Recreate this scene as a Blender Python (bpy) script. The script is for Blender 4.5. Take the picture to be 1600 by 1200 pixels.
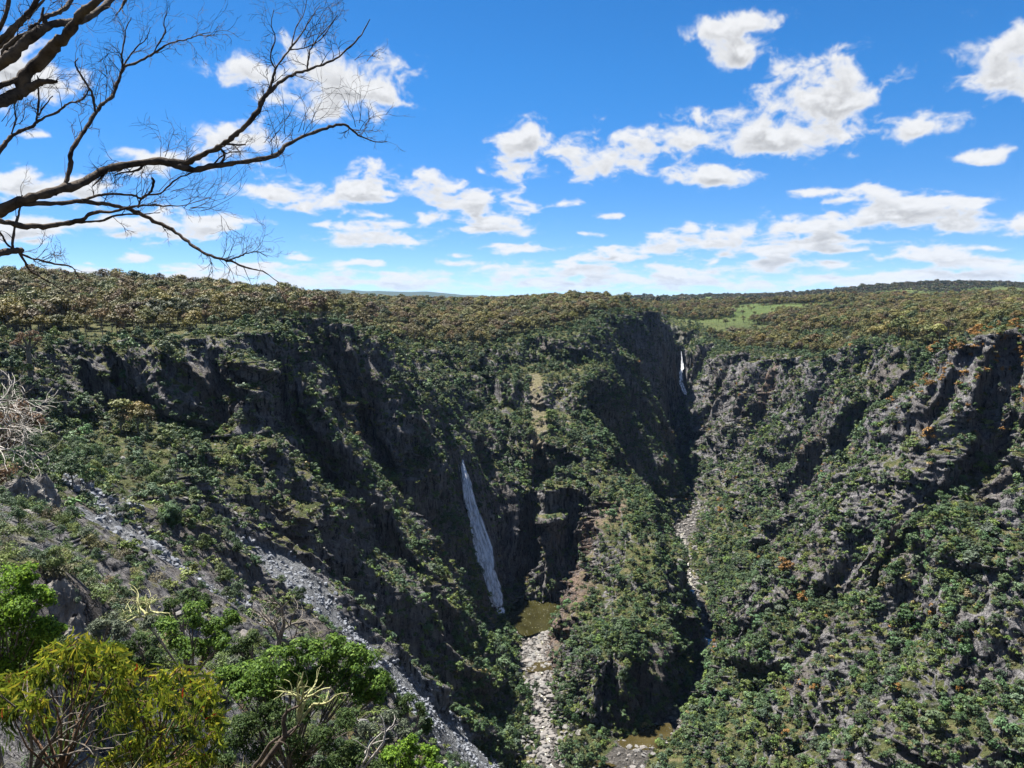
import bpy, math, random
import numpy as np
from mathutils import Vector, Matrix
sc = bpy.context.scene
for o in list(bpy.data.objects): bpy.data.objects.remove(o)
COL = sc.collection
rad = math.radians

# ------------------------------------------------------------------ camera
F, CX, CY, PITCH = 1200.0, 800.0, 600.0, rad(6.37)     # photograph is 1600x1200
cam_d = bpy.data.cameras.new('camera'); cam = bpy.data.objects.new('camera', cam_d); COL.objects.link(cam)
cam.location = (0, 0, 0); cam.rotation_euler = (rad(90) - PITCH, 0, 0)
cam_d.sensor_width = 36.0; cam_d.lens = 36.0 * F / 1600.0
cam_d.clip_start = 0.05; cam_d.clip_end = 90000
sc.camera = cam

# ------------------------------------------------------------------ sun and sky
HAZE = 0.000012
SUN_EL, SUN_AZ = 65.0, -54.0        # azimuth measured from the view direction (+Y) towards +X
SUN_STRENGTH, SKY_STRENGTH, CLOUD_STRENGTH, SKY_TINT = 5.0, 0.050, 0.28, (0.56, 0.99, 1.12)
sun_d = bpy.data.lights.new('sun', 'SUN'); sun_d.energy = SUN_STRENGTH; sun_d.angle = rad(0.53); sun_d.color = (1.0, 0.955, 0.88)
sun = bpy.data.objects.new('sun', sun_d); COL.objects.link(sun)
sv = Vector((math.sin(rad(SUN_AZ)) * math.cos(rad(SUN_EL)), math.cos(rad(SUN_AZ)) * math.cos(rad(SUN_EL)), math.sin(rad(SUN_EL))))
sun.rotation_euler = sv.to_track_quat('Z', 'Y').to_euler(); sun.location = sv * 300
sc.view_settings.view_transform = 'Standard'; sc.view_settings.look = 'None'
sc.view_settings.exposure = 1.75; sc.view_settings.gamma = 1.0; sc.view_settings.use_curve_mapping = False
sc.cycles.max_bounces = 5; sc.cycles.diffuse_bounces = 1; sc.cycles.glossy_bounces = 2; sc.cycles.transmission_bounces = 3
sc.cycles.transparent_max_bounces = 10; sc.cycles.volume_bounces = 0; sc.cycles.sample_clamp_indirect = 4.0

# ------------------------------------------------------------------ node helpers
class N:
    def __init__(s, mat): s.nt = mat.node_tree; s.n = s.nt.nodes; s.l = s.nt.links
    def new(s, t, **kw):
        n = s.n.new(t)
        for k, v in kw.items(): setattr(n, k, v)
        return n
    def put(s, sock, v):
        if hasattr(v, 'links'): s.l.new(v, sock)
        elif isinstance(v, (tuple, list)) and len(v) == 3 and sock.type == 'RGBA': sock.default_value = (*v, 1)
        else: sock.default_value = v
    def math(s, op, a, b=0.0, c=None, clamp=False):
        n = s.new('ShaderNodeMath', operation=op, use_clamp=clamp); s.put(n.inputs[0], a); s.put(n.inputs[1], b)
        if c is not None: s.put(n.inputs[2], c)
        return n.outputs[0]
    def vmath(s, op, a, b=(0, 0, 0), scale=None):
        n = s.new('ShaderNodeVectorMath', operation=op); s.put(n.inputs[0], a); s.put(n.inputs[1], b)
        if scale is not None: s.put(n.inputs[3], scale)
        return n.outputs[1] if op in ('LENGTH', 'DOT_PRODUCT', 'DISTANCE') else n.outputs[0]
    def mix(s, fac, a, b, blend='MIX'):
        n = s.new('ShaderNodeMix', data_type='RGBA', blend_type=blend); s.put(n.inputs[0], fac); s.put(n.inputs[6], a); s.put(n.inputs[7], b)
        return n.outputs[2]
    def noise(s, vec, scale, detail=4, rough=0.55, out=0, dist=0.0):
        n = s.new('ShaderNodeTexNoise'); s.put(n.inputs['Vector'], vec); s.put(n.inputs['Scale'], scale); s.put(n.inputs['Detail'], detail); s.put(n.inputs['Roughness'], rough); s.put(n.inputs['Distortion'], dist)
        return n.outputs[out]
    def voro(s, vec, scale, feature='F1', out=0):
        n = s.new('ShaderNodeTexVoronoi', feature=feature); s.put(n.inputs['Vector'], vec); s.put(n.inputs['Scale'], scale); return n.outputs[out]
    def ramp(s, fac, stops):
        n = s.new('ShaderNodeValToRGB'); s.put(n.inputs[0], fac); e = n.color_ramp.elements
        e[0].position, e[0].color = stops[0][0], (*stops[0][1], 1); e[1].position, e[1].color = stops[-1][0], (*stops[-1][1], 1)
        for p, c in stops[1:-1]: k = e.new(p); k.color = (*c, 1)
        return n.outputs[0]
    def maprange(s, v, a, b, c=0.0, d=1.0, smooth=True):
        n = s.new('ShaderNodeMapRange', interpolation_type='SMOOTHSTEP' if smooth else 'LINEAR'); s.put(n.inputs[0], v); s.put(n.inputs[1], a); s.put(n.inputs[2], b); s.put(n.inputs[3], c); s.put(n.inputs[4], d)
        return n.outputs[0]
    def attr(s, name, typ='GEOMETRY', out='Color'):
        n = s.new('ShaderNodeAttribute', attribute_type=typ, attribute_name=name); return n.outputs[out]
    def bump(s, h, dist, strength=1.0, normal=None):
        n = s.new('ShaderNodeBump'); s.put(n.inputs['Height'], h); n.inputs['Distance'].default_value = dist; n.inputs['Strength'].default_value = strength
        if normal is not None: s.put(n.inputs['Normal'], normal)
        return n.outputs[0]
def material(name):
    m = bpy.data.materials.new(name); m.use_nodes = True; m.node_tree.nodes.clear()
    g = N(m); out = g.new('ShaderNodeOutputMaterial'); return m, g, out
def principled(g, out, base, rough=0.9, normal=None, spec=0.2):
    b = g.new('ShaderNodeBsdfPrincipled'); g.put(b.inputs['Base Color'], base); g.put(b.inputs['Roughness'], rough); b.inputs['Specular IOR Level'].default_value = spec
    if normal is not None: g.put(b.inputs['Normal'], normal)
    g.l.new(b.outputs[0], out.inputs[0]); return b

# ------------------------------------------------------------------ numpy noise
_rng = np.random.RandomState(7)
_PERM = np.tile(_rng.permutation(256), 3)
_G = _rng.normal(size=(256, 3)); _G = (_G / np.linalg.norm(_G, axis=1)[:, None]).astype(np.float32)
def noise3(x, y, z):
    x = np.asarray(x, np.float32); y = np.asarray(y, np.float32); z = np.asarray(z, np.float32)
    xi = np.floor(x); yi = np.floor(y); zi = np.floor(z)
    xf = x - xi; yf = y - yi; zf = z - zi
    xi = xi.astype(np.int64) & 255; yi = yi.astype(np.int64) & 255; zi = zi.astype(np.int64) & 255
    u = xf * xf * xf * (xf * (xf * 6 - 15) + 10); v = yf * yf * yf * (yf * (yf * 6 - 15) + 10); w = zf * zf * zf * (zf * (zf * 6 - 15) + 10)
    def g(a, b, c, dx, dy, dz):
        h = _PERM[_PERM[_PERM[a] + b] + c]; gg = _G[h]
        return gg[..., 0] * dx + gg[..., 1] * dy + gg[..., 2] * dz
    def lerp(a, b, t): return a + t * (b - a)
    r = []
    for c in (0, 1):
        a = lerp(g(xi, yi, zi + c, xf, yf, zf - c), g(xi + 1, yi, zi + c, xf - 1, yf, zf - c), u)
        b = lerp(g(xi, yi + 1, zi + c, xf, yf - 1, zf - c), g(xi + 1, yi + 1, zi + c, xf - 1, yf - 1, zf - c), u)
        r.append(lerp(a, b, v))
    return lerp(r[0], r[1], w) * 1.5
def fbm(x, y, z, n=4, gain=0.5):
    s = 0; a = 1.0; t = 0
    for i in range(n):
        s = s + a * noise3(x * 2 ** i + 13.7 * i, y * 2 ** i - 7.1 * i, z * 2 ** i + 3.3 * i); t += a; a *= gain
    return s / t
def ridged(x, y, z): return 1.0 - 2.0 * np.abs(noise3(x, y, z))      # 1 on sharp crests
def sstep(a, b, x):
    t = np.clip((x - a) / (b - a), 0, 1); return t * t * (3 - 2 * t)

# clouds: a cumulus field over the whole sky dome, worked out in azimuth and elevation
def px_dir(px, py):
    a = (px - CX) / F; b = (CY - py) / F
    x, y, z = a, cp_ + b * sp_, b * cp_ - sp_
    return math.degrees(math.atan2(x, y)), math.degrees(math.atan2(z, math.hypot(x, y)))
cp_, sp_ = math.cos(PITCH), math.sin(PITCH)
CL = [(370, 98, 62, 30), (455, 110, 50, 34), (545, 138, 105, 50), (500, 170, 70, 25), (375, 225, 55, 32), (210, 240, 22, 10), (255, 252, 66, 26), (25, 118, 62, 50), (20, 292, 36, 22), (95, 305, 70, 24), (250, 358, 72, 26), (60, 360, 60, 14),
      (1110, 48, 62, 24), (1180, 35, 44, 14), (1150, 82, 30, 28), (820, 215, 34, 38), (802, 265, 54, 27), (754, 268, 13, 13), (935, 256, 54, 32), (888, 240, 40, 14), (1060, 215, 92, 36), (1180, 205, 78, 36), (1275, 148, 84, 52),
      (1220, 225, 115, 36), (1318, 165, 42, 34), (1110, 274, 66, 24), (1575, 62, 62, 30), (1590, 125, 58, 50), (1440, 202, 50, 20), (1535, 248, 30, 11), (598, 272, 34, 30), (645, 292, 44, 24), (558, 305, 32, 26), (1365, 297, 52, 17), (440, 300, 66, 24),
      (455, 326, 52, 13), (740, 318, 76, 34), (785, 346, 64, 26), (612, 350, 58, 14), (590, 376, 92, 17), (820, 391, 62, 10), (872, 318, 24, 9), (963, 388, 20, 8), (1265, 358, 98, 26), (1100, 382, 110, 24), (1440, 325, 66, 28), (1505, 342, 66, 32),
      (1395, 340, 60, 18), (1595, 352, 30, 20), (1430, 401, 68, 17), (1210, 414, 46, 15), (1215, 388, 115, 19), (1550, 420, 90, 20), (212, 405, 22, 6), (462, 404, 28, 7), (350, 342, 56, 13), (718, 412, 44, 7), (880, 420, 150, 15), (400, 424, 120, 12),
      (500, 440, 210, 16), (320, 432, 110, 13), (650, 446, 110, 14), (782, 436, 26, 18), (900, 446, 120, 13), (1050, 436, 130, 18), (1350, 436, 120, 13), (1500, 432, 130, 11), (150, 427, 110, 8), (1180, 448, 120, 9), (130, 290, 40, 14),
      (60, 212, 22, 9), (190, 368, 24, 6), (500, 352, 18, 9), (560, 410, 40, 6), (1075, 357, 20, 10), (1380, 440, 100, 12), (960, 405, 90, 9)]
_rc = np.random.RandomState(5)
blobs = []
for (bx, by, rx, ry) in CL:
    a, e = px_dir(bx, by); blobs.append((a, e, math.degrees(rx / F) * 0.9, math.degrees(ry / F) * .92))
for i in range(46):                                             # small puffs low over the horizon
    bx, by = _rc.uniform(0, 1600), _rc.uniform(300, 440); q = 0.35 + (440 - by) / 260; a, e = px_dir(bx, by); blobs.append((a, e, math.degrees(38 * q * _rc.uniform(.5, 1.4) / F), math.degrees(11 * q * _rc.uniform(.6, 1.3) / F)))
for i in range(210):                                            # the same weather all round
    a = _rc.uniform(-180, 180); e = 3.0 + 50 * _rc.uniform() ** 1.7
    if abs(a) < 38 and e < 34: continue
    s = (0.25 + e / 28) * _rc.uniform(0.7, 1.6)
    for k in range(3): blobs.append((a + _rc.uniform(-3, 3) * s, e + _rc.uniform(-.8, .8) * s, 3.6 * s * _rc.uniform(.5, 1), 1.7 * s * _rc.uniform(.5, 1)))
def cloud_img(name, a0, a1, e0, e1, w, h, octv):
    az = np.linspace(a0, a1, w, dtype=np.float32)[None, :].repeat(h, 0); el = np.linspace(e0, e1, h, dtype=np.float32)[:, None].repeat(w, 1)
    u = az / 3.4; v = 7.0 * np.log(np.maximum(el, -1) + 5.0)
    wu = fbm(u * 1.3, v * 1.3, u * 0 + 8, 2) ; wv = fbm(u * 1.3, v * 1.3, u * 0 + 18, 2)
    n = fbm(u * 1.0 + .35 * wu, v * 1.1 + .35 * wv, u * 0, octv, 0.60)
    bil = 1 - np.abs(fbm(u * 2.1, v * 2.3, u * 0 + 31, max(2, octv - 2), 0.6)) * 2.2
    D = np.full(az.shape, -3.0, np.float32)
    aw, ew = az + 0.9 * wu, el + 0.35 * wv
    for (ba, be, ra, re) in blobs:
        i0, i1 = np.searchsorted(az[0], [ba - 3.2 * ra - 1, ba + 3.2 * ra + 1]); j0, j1 = np.searchsorted(el[:, 0], [be - 3.2 * re - .6, be + 3.2 * re + .6])
        if i1 <= i0 or j1 <= j0: continue
        s = (slice(j0, j1), slice(i0, i1))
        dv = (ew[s] - be) / re; dv = np.where(dv < 0, dv * 1.35, dv); du = (aw[s] - ba) / ra
        d = 1 - np.sqrt(du * du + dv * dv + 1e-6)
        D[s] = np.log(np.exp(4 * np.clip(D[s], -3, 2)) + np.exp(4 * np.clip(d, -3, 2))) / 4
    fld = 0.62 * D + 1.25 * n + 0.20 * (bil - 0.5) - 0.02
    al = sstep(-0.10, 0.40, fld) ** 1.2
    k = max(1, int(h / (e1 - e0) * 0.75)); up = np.concatenate([fld[k:], np.repeat(fld[-1:], k, 0)])
    thick = sstep(0.15, 0.75, fld)
    lum = 1.0 - 0.34 * thick * sstep(-0.30, 0.40, up - fld + 0.22) + 0.10 * np.clip(bil - .4, -1, 1) * thick - 0.05 * thick  # cloud shading put into the brightness: paler tops, greyer thick undersides
    img = bpy.data.images.new(name, w, h, float_buffer=True, is_data=True)
    px = np.zeros((h, w, 4), np.float32); px[..., 0] = al; px[..., 1] = np.clip(lum, 0, 1.2); px[..., 3] = 1
    img.pixels.foreach_set(px.ravel()); img.pack(); return img
im_f = cloud_img('cloud_field_front', -42, 42, -1, 36, 1700, 750, 7)
im_o = cloud_img('cloud_field_all_round', -180, 180, -1, 90, 1440, 364, 3)
wd = bpy.data.worlds.new('World'); sc.world = wd; wd.use_nodes = True
g = N(wd); g.n.clear()
sky = g.new('ShaderNodeTexSky', sky_type='NISHITA', sun_disc=False, sun_elevation=rad(SUN_EL), sun_rotation=rad(SUN_AZ), altitude=2500, air_density=0.8, dust_density=0.0, ozone_density=3.0)
hs = g.new('ShaderNodeHueSaturation'); g.l.new(sky.outputs[0], hs.inputs['Color']); hs.inputs['Saturation'].default_value = 1.22
dirv = g.new('ShaderNodeTexCoord').outputs['Generated']
sx = g.new('ShaderNodeSeparateXYZ'); g.put(sx.inputs[0], g.vmath('NORMALIZE', dirv))
azn = g.math('MULTIPLY', g.math('ARCTAN2', sx.outputs[0], sx.outputs[1]), 180 / math.pi); eln = g.math('MULTIPLY', g.math('ARCSINE', sx.outputs[2]), 180 / math.pi)
def lookup(img, a0, a1, e0, e1):
    c = g.new('ShaderNodeCombineXYZ'); g.put(c.inputs[0], g.math('DIVIDE', g.math('SUBTRACT', azn, a0), a1 - a0)); g.put(c.inputs[1], g.math('DIVIDE', g.math('SUBTRACT', eln, e0), e1 - e0))
    t = g.new('ShaderNodeTexImage', image=img, interpolation='Cubic', extension='EXTEND'); g.l.new(c.outputs[0], t.inputs[0]); return t.outputs[0]
c1 = lookup(im_f, -42, 42, -1, 36); c2 = lookup(im_o, -180, 180, -1, 90)
inside = g.math('MULTIPLY', g.maprange(g.math('ABSOLUTE', azn), 41.5, 39.5), g.maprange(eln, 35.5, 33.5))
cc = g.new('ShaderNodeSeparateColor'); g.put(cc.inputs[0], g.mix(inside, c2, c1))
bg = g.new('ShaderNodeBackground'); g.put(bg.inputs[0], g.mix(1.0, hs.outputs[0], g.mix(g.maprange(eln, 1.0, 17.0), (0.66, 0.76, 0.88), SKY_TINT), 'MULTIPLY')); bg.inputs[1].default_value = SKY_STRENGTH
bc = g.new('ShaderNodeBackground'); g.put(bc.inputs[0], g.vmath('SCALE', (0.98, 0.99, 1.0), scale=g.math('POWER', cc.outputs[1], 1.3))); bc.inputs[1].default_value = CLOUD_STRENGTH
ms = g.new('ShaderNodeMixShader'); g.put(ms.inputs[0], g.math('MULTIPLY', cc.outputs[0], 0.97)); g.l.new(bg.outputs[0], ms.inputs[1]); g.l.new(bc.outputs[0], ms.inputs[2])
wo = g.new('ShaderNodeOutputWorld'); g.l.new(ms.outputs[0], wo.inputs[0])

# ------------------------------------------------------------------ terrain control survey
cp, sp = math.cos(PITCH), math.sin(PITCH)
def P(px, py, Y):
    """world point seen at photo pixel (px,py) at forward ground distance Y"""
    a = (px - CX) / F; b = (CY - py) / F
    k = Y / (cp + b * sp)
    return (a * k, Y, (b * cp - sp) * k)
def L(*pts): return [P(*p) for p in pts]
LINES = []   # polylines, densified
def line(pts, step=22): LINES.append((pts, step))
R1 = [(60, 640, -152), (48, 612, -180), (40, 585, -229), (22, 558, -234), (20, 515, -233), P(842, 1035, 455), P(845, 1080, 420), P(850, 1120, 396), P(856, 1190, 355), (30, 315, -247)]
R2 = [P(1078, 560, 1180), P(1072, 655, 1085), (215, 1040, -186), P(1045, 692, 1005), P(1062, 745, 900), P(1095, 785, 800), P(1066, 833, 702), P(1075, 895, 608), P(1090, 950, 541),
      P(1105, 1012, 482), P(1085, 1080, 435), P(1035, 1143, 388), P(970, 1192, 356), (40, 315, -247)]
R3 = [(38, 312, -247), (45, 290, -248), (75, 220, -251), (130, 160, -254), (220, 110, -257), (400, 70, -262), (800, 40, -268)]
line(R1[2:], 14); line([(2, 520, -232.5), (3, 570, -234)], 10); line([(38, 522, -232.5), (40, 575, -234)], 10); line(R2[2:], 18)
for o_ in (-6, 6): line([(x + o_, y, z) for x, y, z in R2[4:12]], 16)
for o_ in (-7, 7): line([(x + o_, y, z) for x, y, z in R1[5:9]], 14)
line(R3)
# rims
RIML = L((-120, 520, 330), (0, 530, 352), (100, 531, 376), (200, 533, 390), (300, 532, 398), (345, 524, 412), (400, 506, 450), (480, 500, 505), (530, 513, 525))
RIMC = L((560, 525, 640), (600, 533, 720), (700, 545, 765), (800, 541, 790), (860, 526, 800), (920, 507, 830), (955, 492, 900), (985, 488, 950), (1012, 494, 985), (1040, 518, 1040), (1058, 545, 1120), (1068, 560, 1175))
RIMR = L((1085, 545, 1180), (1112, 528, 1130), (1125, 545, 1050), (1150, 548, 960), (1200, 550, 890), (1280, 558, 760), (1335, 545, 665), (1383, 541, 608))
line(RIML); line(RIMC); line(RIMR)
for rim, (ax_, ay_) in ((RIML, (-.25, .97)), (RIMC, (-.75, .66)), (RIMR, (.7, .7))):      # level ground just behind each rim
    for d_ in (16, 36): line([(x + ax_ * d_, y + ay_ * d_, z + 0.02 * d_) for x, y, z in rim], 20)
# spur between the falls and the left wall, and its foot
line(L((530, 513, 525), (570, 545, 530), (600, 580, 540), (650, 650, 550), (700, 690, 564), (722, 714, 574)), 12)
line(L((722, 722, 570), (735, 800, 560), (755, 900, 545), (775, 955, 535)), 12)
line(L((640, 740, 500), (660, 850, 470), (700, 900, 470), (740, 950, 475)), 16)
line(L((780, 985, 500), (790, 1060, 440), (790, 1110, 410), (790, 1150, 380), (770, 1190, 350)), 16)
# alcove behind the falls
line(L((735, 722, 585), (760, 745, 612), (800, 755, 628), (850, 765, 630), (880, 745, 622)), 12)
line([(-10, 548, -225), (-2, 575, -228), (15, 592, -228), (35, 594, -228), (48, 580, -226)], 12)
# gully above the alcove
line(L((840, 560, 785), (838, 600, 735), (842, 650, 690), (848, 720, 648)), 18)
line(L((690, 600, 690), (760, 690, 650)), 18); line(L((740, 590, 740), (790, 680, 675)), 18)
# spur right of the gully running down into the fin
line(L((905, 520, 800), (905, 580, 750), (905, 650, 690), (905, 722, 628)), 16)
line(L((905, 722, 625), (935, 725, 622), (965, 760, 600), (990, 783, 568), (1009, 822, 538), (1020, 868, 505), (1028, 920, 474), (1033, 975, 450), (1028, 1030, 426)), 10)
line(L((1046, 850, 560), (1062, 900, 528), (1078, 960, 496), (1090, 1012, 464), (1094, 1062, 436)), 12)
line(L((860, 830, 570), (880, 760, 605)), 12)
line(L((870, 1000, 470), (900, 930, 500), (930, 850, 540), (950, 800, 570)), 14)
line(L((880, 1100, 405), (920, 1000, 445), (960, 900, 485)), 14)
line(L((905, 1150, 372), (950, 1130, 385), (1000, 1140, 392)), 10)
line(L((950, 1020, 402), (1000, 985, 420)), 10)
# gully and ridges left of the far chasm
line(L((960, 560, 830), (985, 660, 790), (1000, 760, 740)), 16)
line(L((985, 490, 950), (1000, 560, 900), (1020, 640, 880), (1035, 690, 865), (1040, 725, 850)), 14)
line(L((940, 560, 790), (960, 650, 740), (975, 740, 690)), 16)
line(L((1030, 660, 990), (1050, 672, 1030), (1060, 668, 1060)), 14)
line([P(1012, 494, 1000), P(1012, 560, 1012), P(1020, 640, 1015)], 14)
line([P(1045, 530, 1080), P(1050, 600, 1085), P(1055, 650, 1080)], 14)
# right bank of the far chasm
line(L((1112, 560, 1080), (1098, 585, 1040), (1075, 625, 1015), (1055, 660, 1000), (1058, 690, 985)), 14)
for p in [(1140, 640, 930), (1100, 650, 960), (1150, 600, 950), (1100, 700, 890), (1120, 750, 830), (1190, 610, 850), (1170, 680, 810), (1230, 600, 800), (1230, 650, 770), (1190, 720, 745), (1150, 780, 720), (1130, 820, 680),
          (1260, 700, 680), (1250, 760, 620), (1200, 800, 640), (1160, 860, 610), (1120, 900, 600), (1300, 640, 640), (1310, 700, 590), (1330, 600, 625), (1240, 820, 570), (1180, 880, 560)]:
    LINES.append(([P(*p)], 1))
line(L((1383, 541, 608), (1378, 570, 602)), 10); line(L((1330, 618, 600), (1380, 628, 588)), 10)
# hollow with forest between the knob and the near right spur
line(L((1500, 540, 640), (1450, 600, 590), (1415, 650, 560), (1365, 700, 548), (1335, 765, 530), (1290, 835, 512), (1225, 872, 515), (1160, 922, 528)), 18)
# near right spur: crest, faces, gullies
line(L((1680, 505, 395), (1600, 520, 408), (1550, 528, 415), (1500, 550, 420), (1450, 570, 425), (1433, 600, 430), (1400, 640, 438), (1390, 690, 440), (1350, 780, 430), (1300, 840, 430), (1200, 900, 440), (1130, 985, 452)), 14)
line(L((1440, 640, 415), (1500, 640, 404), (1560, 640, 392), (1640, 620, 380)), 16)
for p in [(1450, 700, 410), (1500, 720, 385), (1440, 800, 378), (1350, 880, 385), (1520, 850, 330), (1480, 950, 315), (1400, 950, 340), (1300, 950, 372), (1230, 980, 385), (1160, 1050, 400), (1120, 1110, 385),
          (1200, 1110, 352), (1300, 1050, 340), (1400, 1080, 300), (1250, 1200, 320), (1130, 1200, 335), (1050, 1195, 345), (1400, 1200, 275), (1500, 1100, 285), (1600, 1200, 250), (1600, 1100, 268), (1600, 1000, 285), (1600, 900, 300), (1610, 800, 320), (1620, 720, 340)]:
    LINES.append(([P(*p)], 1))
line(L((1395, 760, 400), (1330, 850, 398), (1260, 930, 402), (1190, 990, 418)), 14); line(L((1480, 790, 352), (1420, 880, 345), (1350, 960, 352), (1270, 1030, 362), (1190, 1080, 375)), 14); line(L((1440, 850, 372), (1370, 930, 378), (1300, 985, 388), (1220, 1035, 398)), 14)
line(L((1548, 650, 398), (1552, 720, 385), (1560, 800, 365), (1568, 880, 345)), 14)
# left wall
line(L((372, 560, 398), (385, 600, 385), (420, 680, 378), (470, 750, 368), (520, 830, 362), (590, 920, 362)), 14)
line(L((345, 560, 402), (365, 650, 392), (385, 740, 382)), 12)
line(L((440, 560, 470), (500, 650, 460), (550, 730, 445), (610, 800, 430), (650, 880, 420)), 14)
line(L((404, 545, 432), (425, 620, 430), (460, 690, 424), (515, 765, 414), (565, 835, 404)), 14); line(L((505, 555, 522), (560, 650, 515), (600, 740, 500)), 14); line(L((455, 540, 465), (500, 610, 452), (545, 690, 440)), 14)
line(L((500, 620, 480), (540, 720, 462)), 14); line(L((400, 600, 430), (440, 700, 400)), 14)
for p in [(600, 680, 512), (560, 640, 505), (590, 860, 408), (640, 950, 385), (700, 1000, 400), (740, 1040, 420), (700, 1080, 368), (760, 1120, 370), (620, 1000, 345), (540, 960, 320), (480, 930, 295), (440, 890, 305), (420, 840, 320),
          (580, 1030, 290), (640, 1090, 300), (700, 1150, 310), (740, 1190, 318), (330, 800, 305), (300, 650, 380), (300, 570, 393), (200, 580, 385), (200, 645, 370), (200, 700, 315), (250, 750, 280), (100, 600, 360), (100, 660, 330), (270, 700, 335),
          (0, 575, 335), (0, 640, 300), (0, 700, 215), (100, 750, 205), (150, 780, 210), (200, 825, 205), (100, 830, 145), (0, 800, 118), (230, 862, 195), (300, 905, 205), (380, 958, 215), (150, 880, 120), (250, 930, 150), (330, 970, 175),
          (60, 880, 85), (100, 905, 75), (200, 980, 95), (300, 1010, 125), (400, 1030, 165), (480, 1050, 200), (540, 1110, 185), (600, 1150, 190), (650, 1200, 205), (500, 1150, 140), (420, 1100, 110), (720, 1200, 300)]:
    LINES.append(([P(*p)], 1))
# hillside below the lookout, out of frame and behind
for p in [(0, 0, -1.6), (8, 12, -14), (12, 30, -34), (-12, 26, -27), (-30, 30, -23), (30, 80, -92), (60, 150, -175), (-10, 80, -75), (-40, 70, -44), (-20, 150, -120), (10, 220, -185), (60, 20, -70), (150, 40, -150), (-60, 20, -10), (-110, 60, -15),
          (0, -40, 3), (60, -40, 2), (-60, -40, 3), (0, -300, 4), (-300, -300, 8), (400, -200, 0), (200, -60, -30), (300, 0, -190), (-200, 100, -4), (-260, 260, -14), (-320, 180, 0), (-400, 400, -4), (-500, 200, 6), (-800, 400, 12),
          (250, 200, -200), (330, 260, -120), (400, 320, -45), (420, 400, -25), (600, 250, -30), (900, 250, -20), (600, -150, -5), (800, -150, 0)]:
    LINES.append(([p], 1))
# plateau ground (below the tree tops)
for p in [(0, 447, 700), (0, 500, 480), (200, 500, 500), (200, 518, 430), (100, 515, 420), (0, 515, 400), (300, 511, 450), (300, 503, 500), (360, 503, 490), (430, 497, 540), (280, 482, 620), (480, 493, 570), (100, 490, 560), (530, 500, 600), (400, 476, 680), (100, 462, 680),
          (930, 484, 1000), (900, 480, 1150), (960, 481, 1060), (990, 482, 1150), (860, 500, 920), (1030, 496, 1200), (200, 460, 720), (350, 496, 560), (350, 467, 760), (480, 479, 800), (450, 487, 600), (560, 485, 900), (620, 505, 900), (700, 480, 1400), (800, 505, 1000), (850, 478, 1400), (950, 477, 1400),
          (700, 500, 1050), (1050, 482, 1900), (1050, 500, 1400), (1085, 515, 1230), (1200, 472, 2200), (1300, 470, 1700), (1400, 470, 1500), (1600, 470, 1200), (1200, 505, 1300), (1400, 500, 1000), (1600, 495, 750), (1300, 520, 900),
          (1150, 530, 1080), (1400, 545, 760), (1500, 515, 700), (1590, 508, 560), (1700, 490, 560), (1900, 480, 700), (-100, 440, 700), (-200, 500, 480)]:
    LINES.append(([P(*p)], 1))
for a in range(0, 360, 20):
    LINES.append(([(2600 * math.sin(rad(a)), 2600 * math.cos(rad(a)), -12)], 1))
ctrl = []
for pts, step in LINES:
    if len(pts) == 1: ctrl.append(pts[0]); continue
    for a, b in zip(pts[:-1], pts[1:]):
        d = math.dist(a, b); n = max(1, int(round(d / step)))
        for i in range(n): ctrl.append(tuple(a[k] + (b[k] - a[k]) * i / n for k in range(3)))
    ctrl.append(pts[-1])
C = np.array(ctrl)
keep = []
for i in range(len(C)):
    if all(math.hypot(C[i, 0] - C[j, 0], C[i, 1] - C[j, 1]) > 3.5 for j in keep): keep.append(i)
C = C[keep]; NC = len(C)
D = np.hypot(C[:, None, 0] - C[None, :, 0], C[:, None, 1] - C[None, :, 1])
A = np.zeros((NC + 3, NC + 3)); A[:NC, :NC] = np.sqrt(D ** 2 + 9.0)
A[:NC, :NC] -= np.eye(NC) * 0.4
A[:NC, NC] = 1; A[:NC, NC + 1] = C[:, 0] / 500; A[:NC, NC + 2] = C[:, 1] / 500; A[NC:, :NC] = A[:NC, NC:].T
sol = np.linalg.solve(A, np.concatenate([C[:, 2], np.zeros(3)]))
wts = sol[:NC].astype(np.float32)
def rbf_grid(x0, x1, y0, y1, step):
    xs = np.arange(x0, x1 + step, step, dtype=np.float32); ys = np.arange(y0, y1 + step, step, dtype=np.float32)
    out = np.zeros((len(ys), len(xs)), np.float32)
    for k in range(len(ys)):
        dd = (xs[:, None] - C[None, :, 0].astype(np.float32)) ** 2 + (ys[k] - C[None, :, 1].astype(np.float32)) ** 2 + 9.0
        out[k] = np.sqrt(dd) @ wts + sol[NC] + sol[NC + 1] * xs / 500 + sol[NC + 2] * ys[k] / 500
    return (x0, y0, step, out)
def samp(g, x, y):
    x0, y0, st, a = g
    u = np.clip((x - x0) / st, 0, a.shape[1] - 1.001); v = np.clip((y - y0) / st, 0, a.shape[0] - 1.001)
    i = u.astype(np.int32); j = v.astype(np.int32); fu = u - i; fv = v - j
    return (a[j, i] * (1 - fu) + a[j, i + 1] * fu) * (1 - fv) + (a[j + 1, i] * (1 - fu) + a[j + 1, i + 1] * fu) * fv
G1 = rbf_grid(-640, 840, -60, 1290, 3.5)
G2 = rbf_grid(-3000, 3000, -2700, 3000, 25)
def gauss(x, y, px, Y, wx, wy, h):
    cx = (px - CX) / F * Y
    return h * np.exp(-((x - cx) / wx) ** 2 - ((y - Y) / wy) ** 2)
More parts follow.
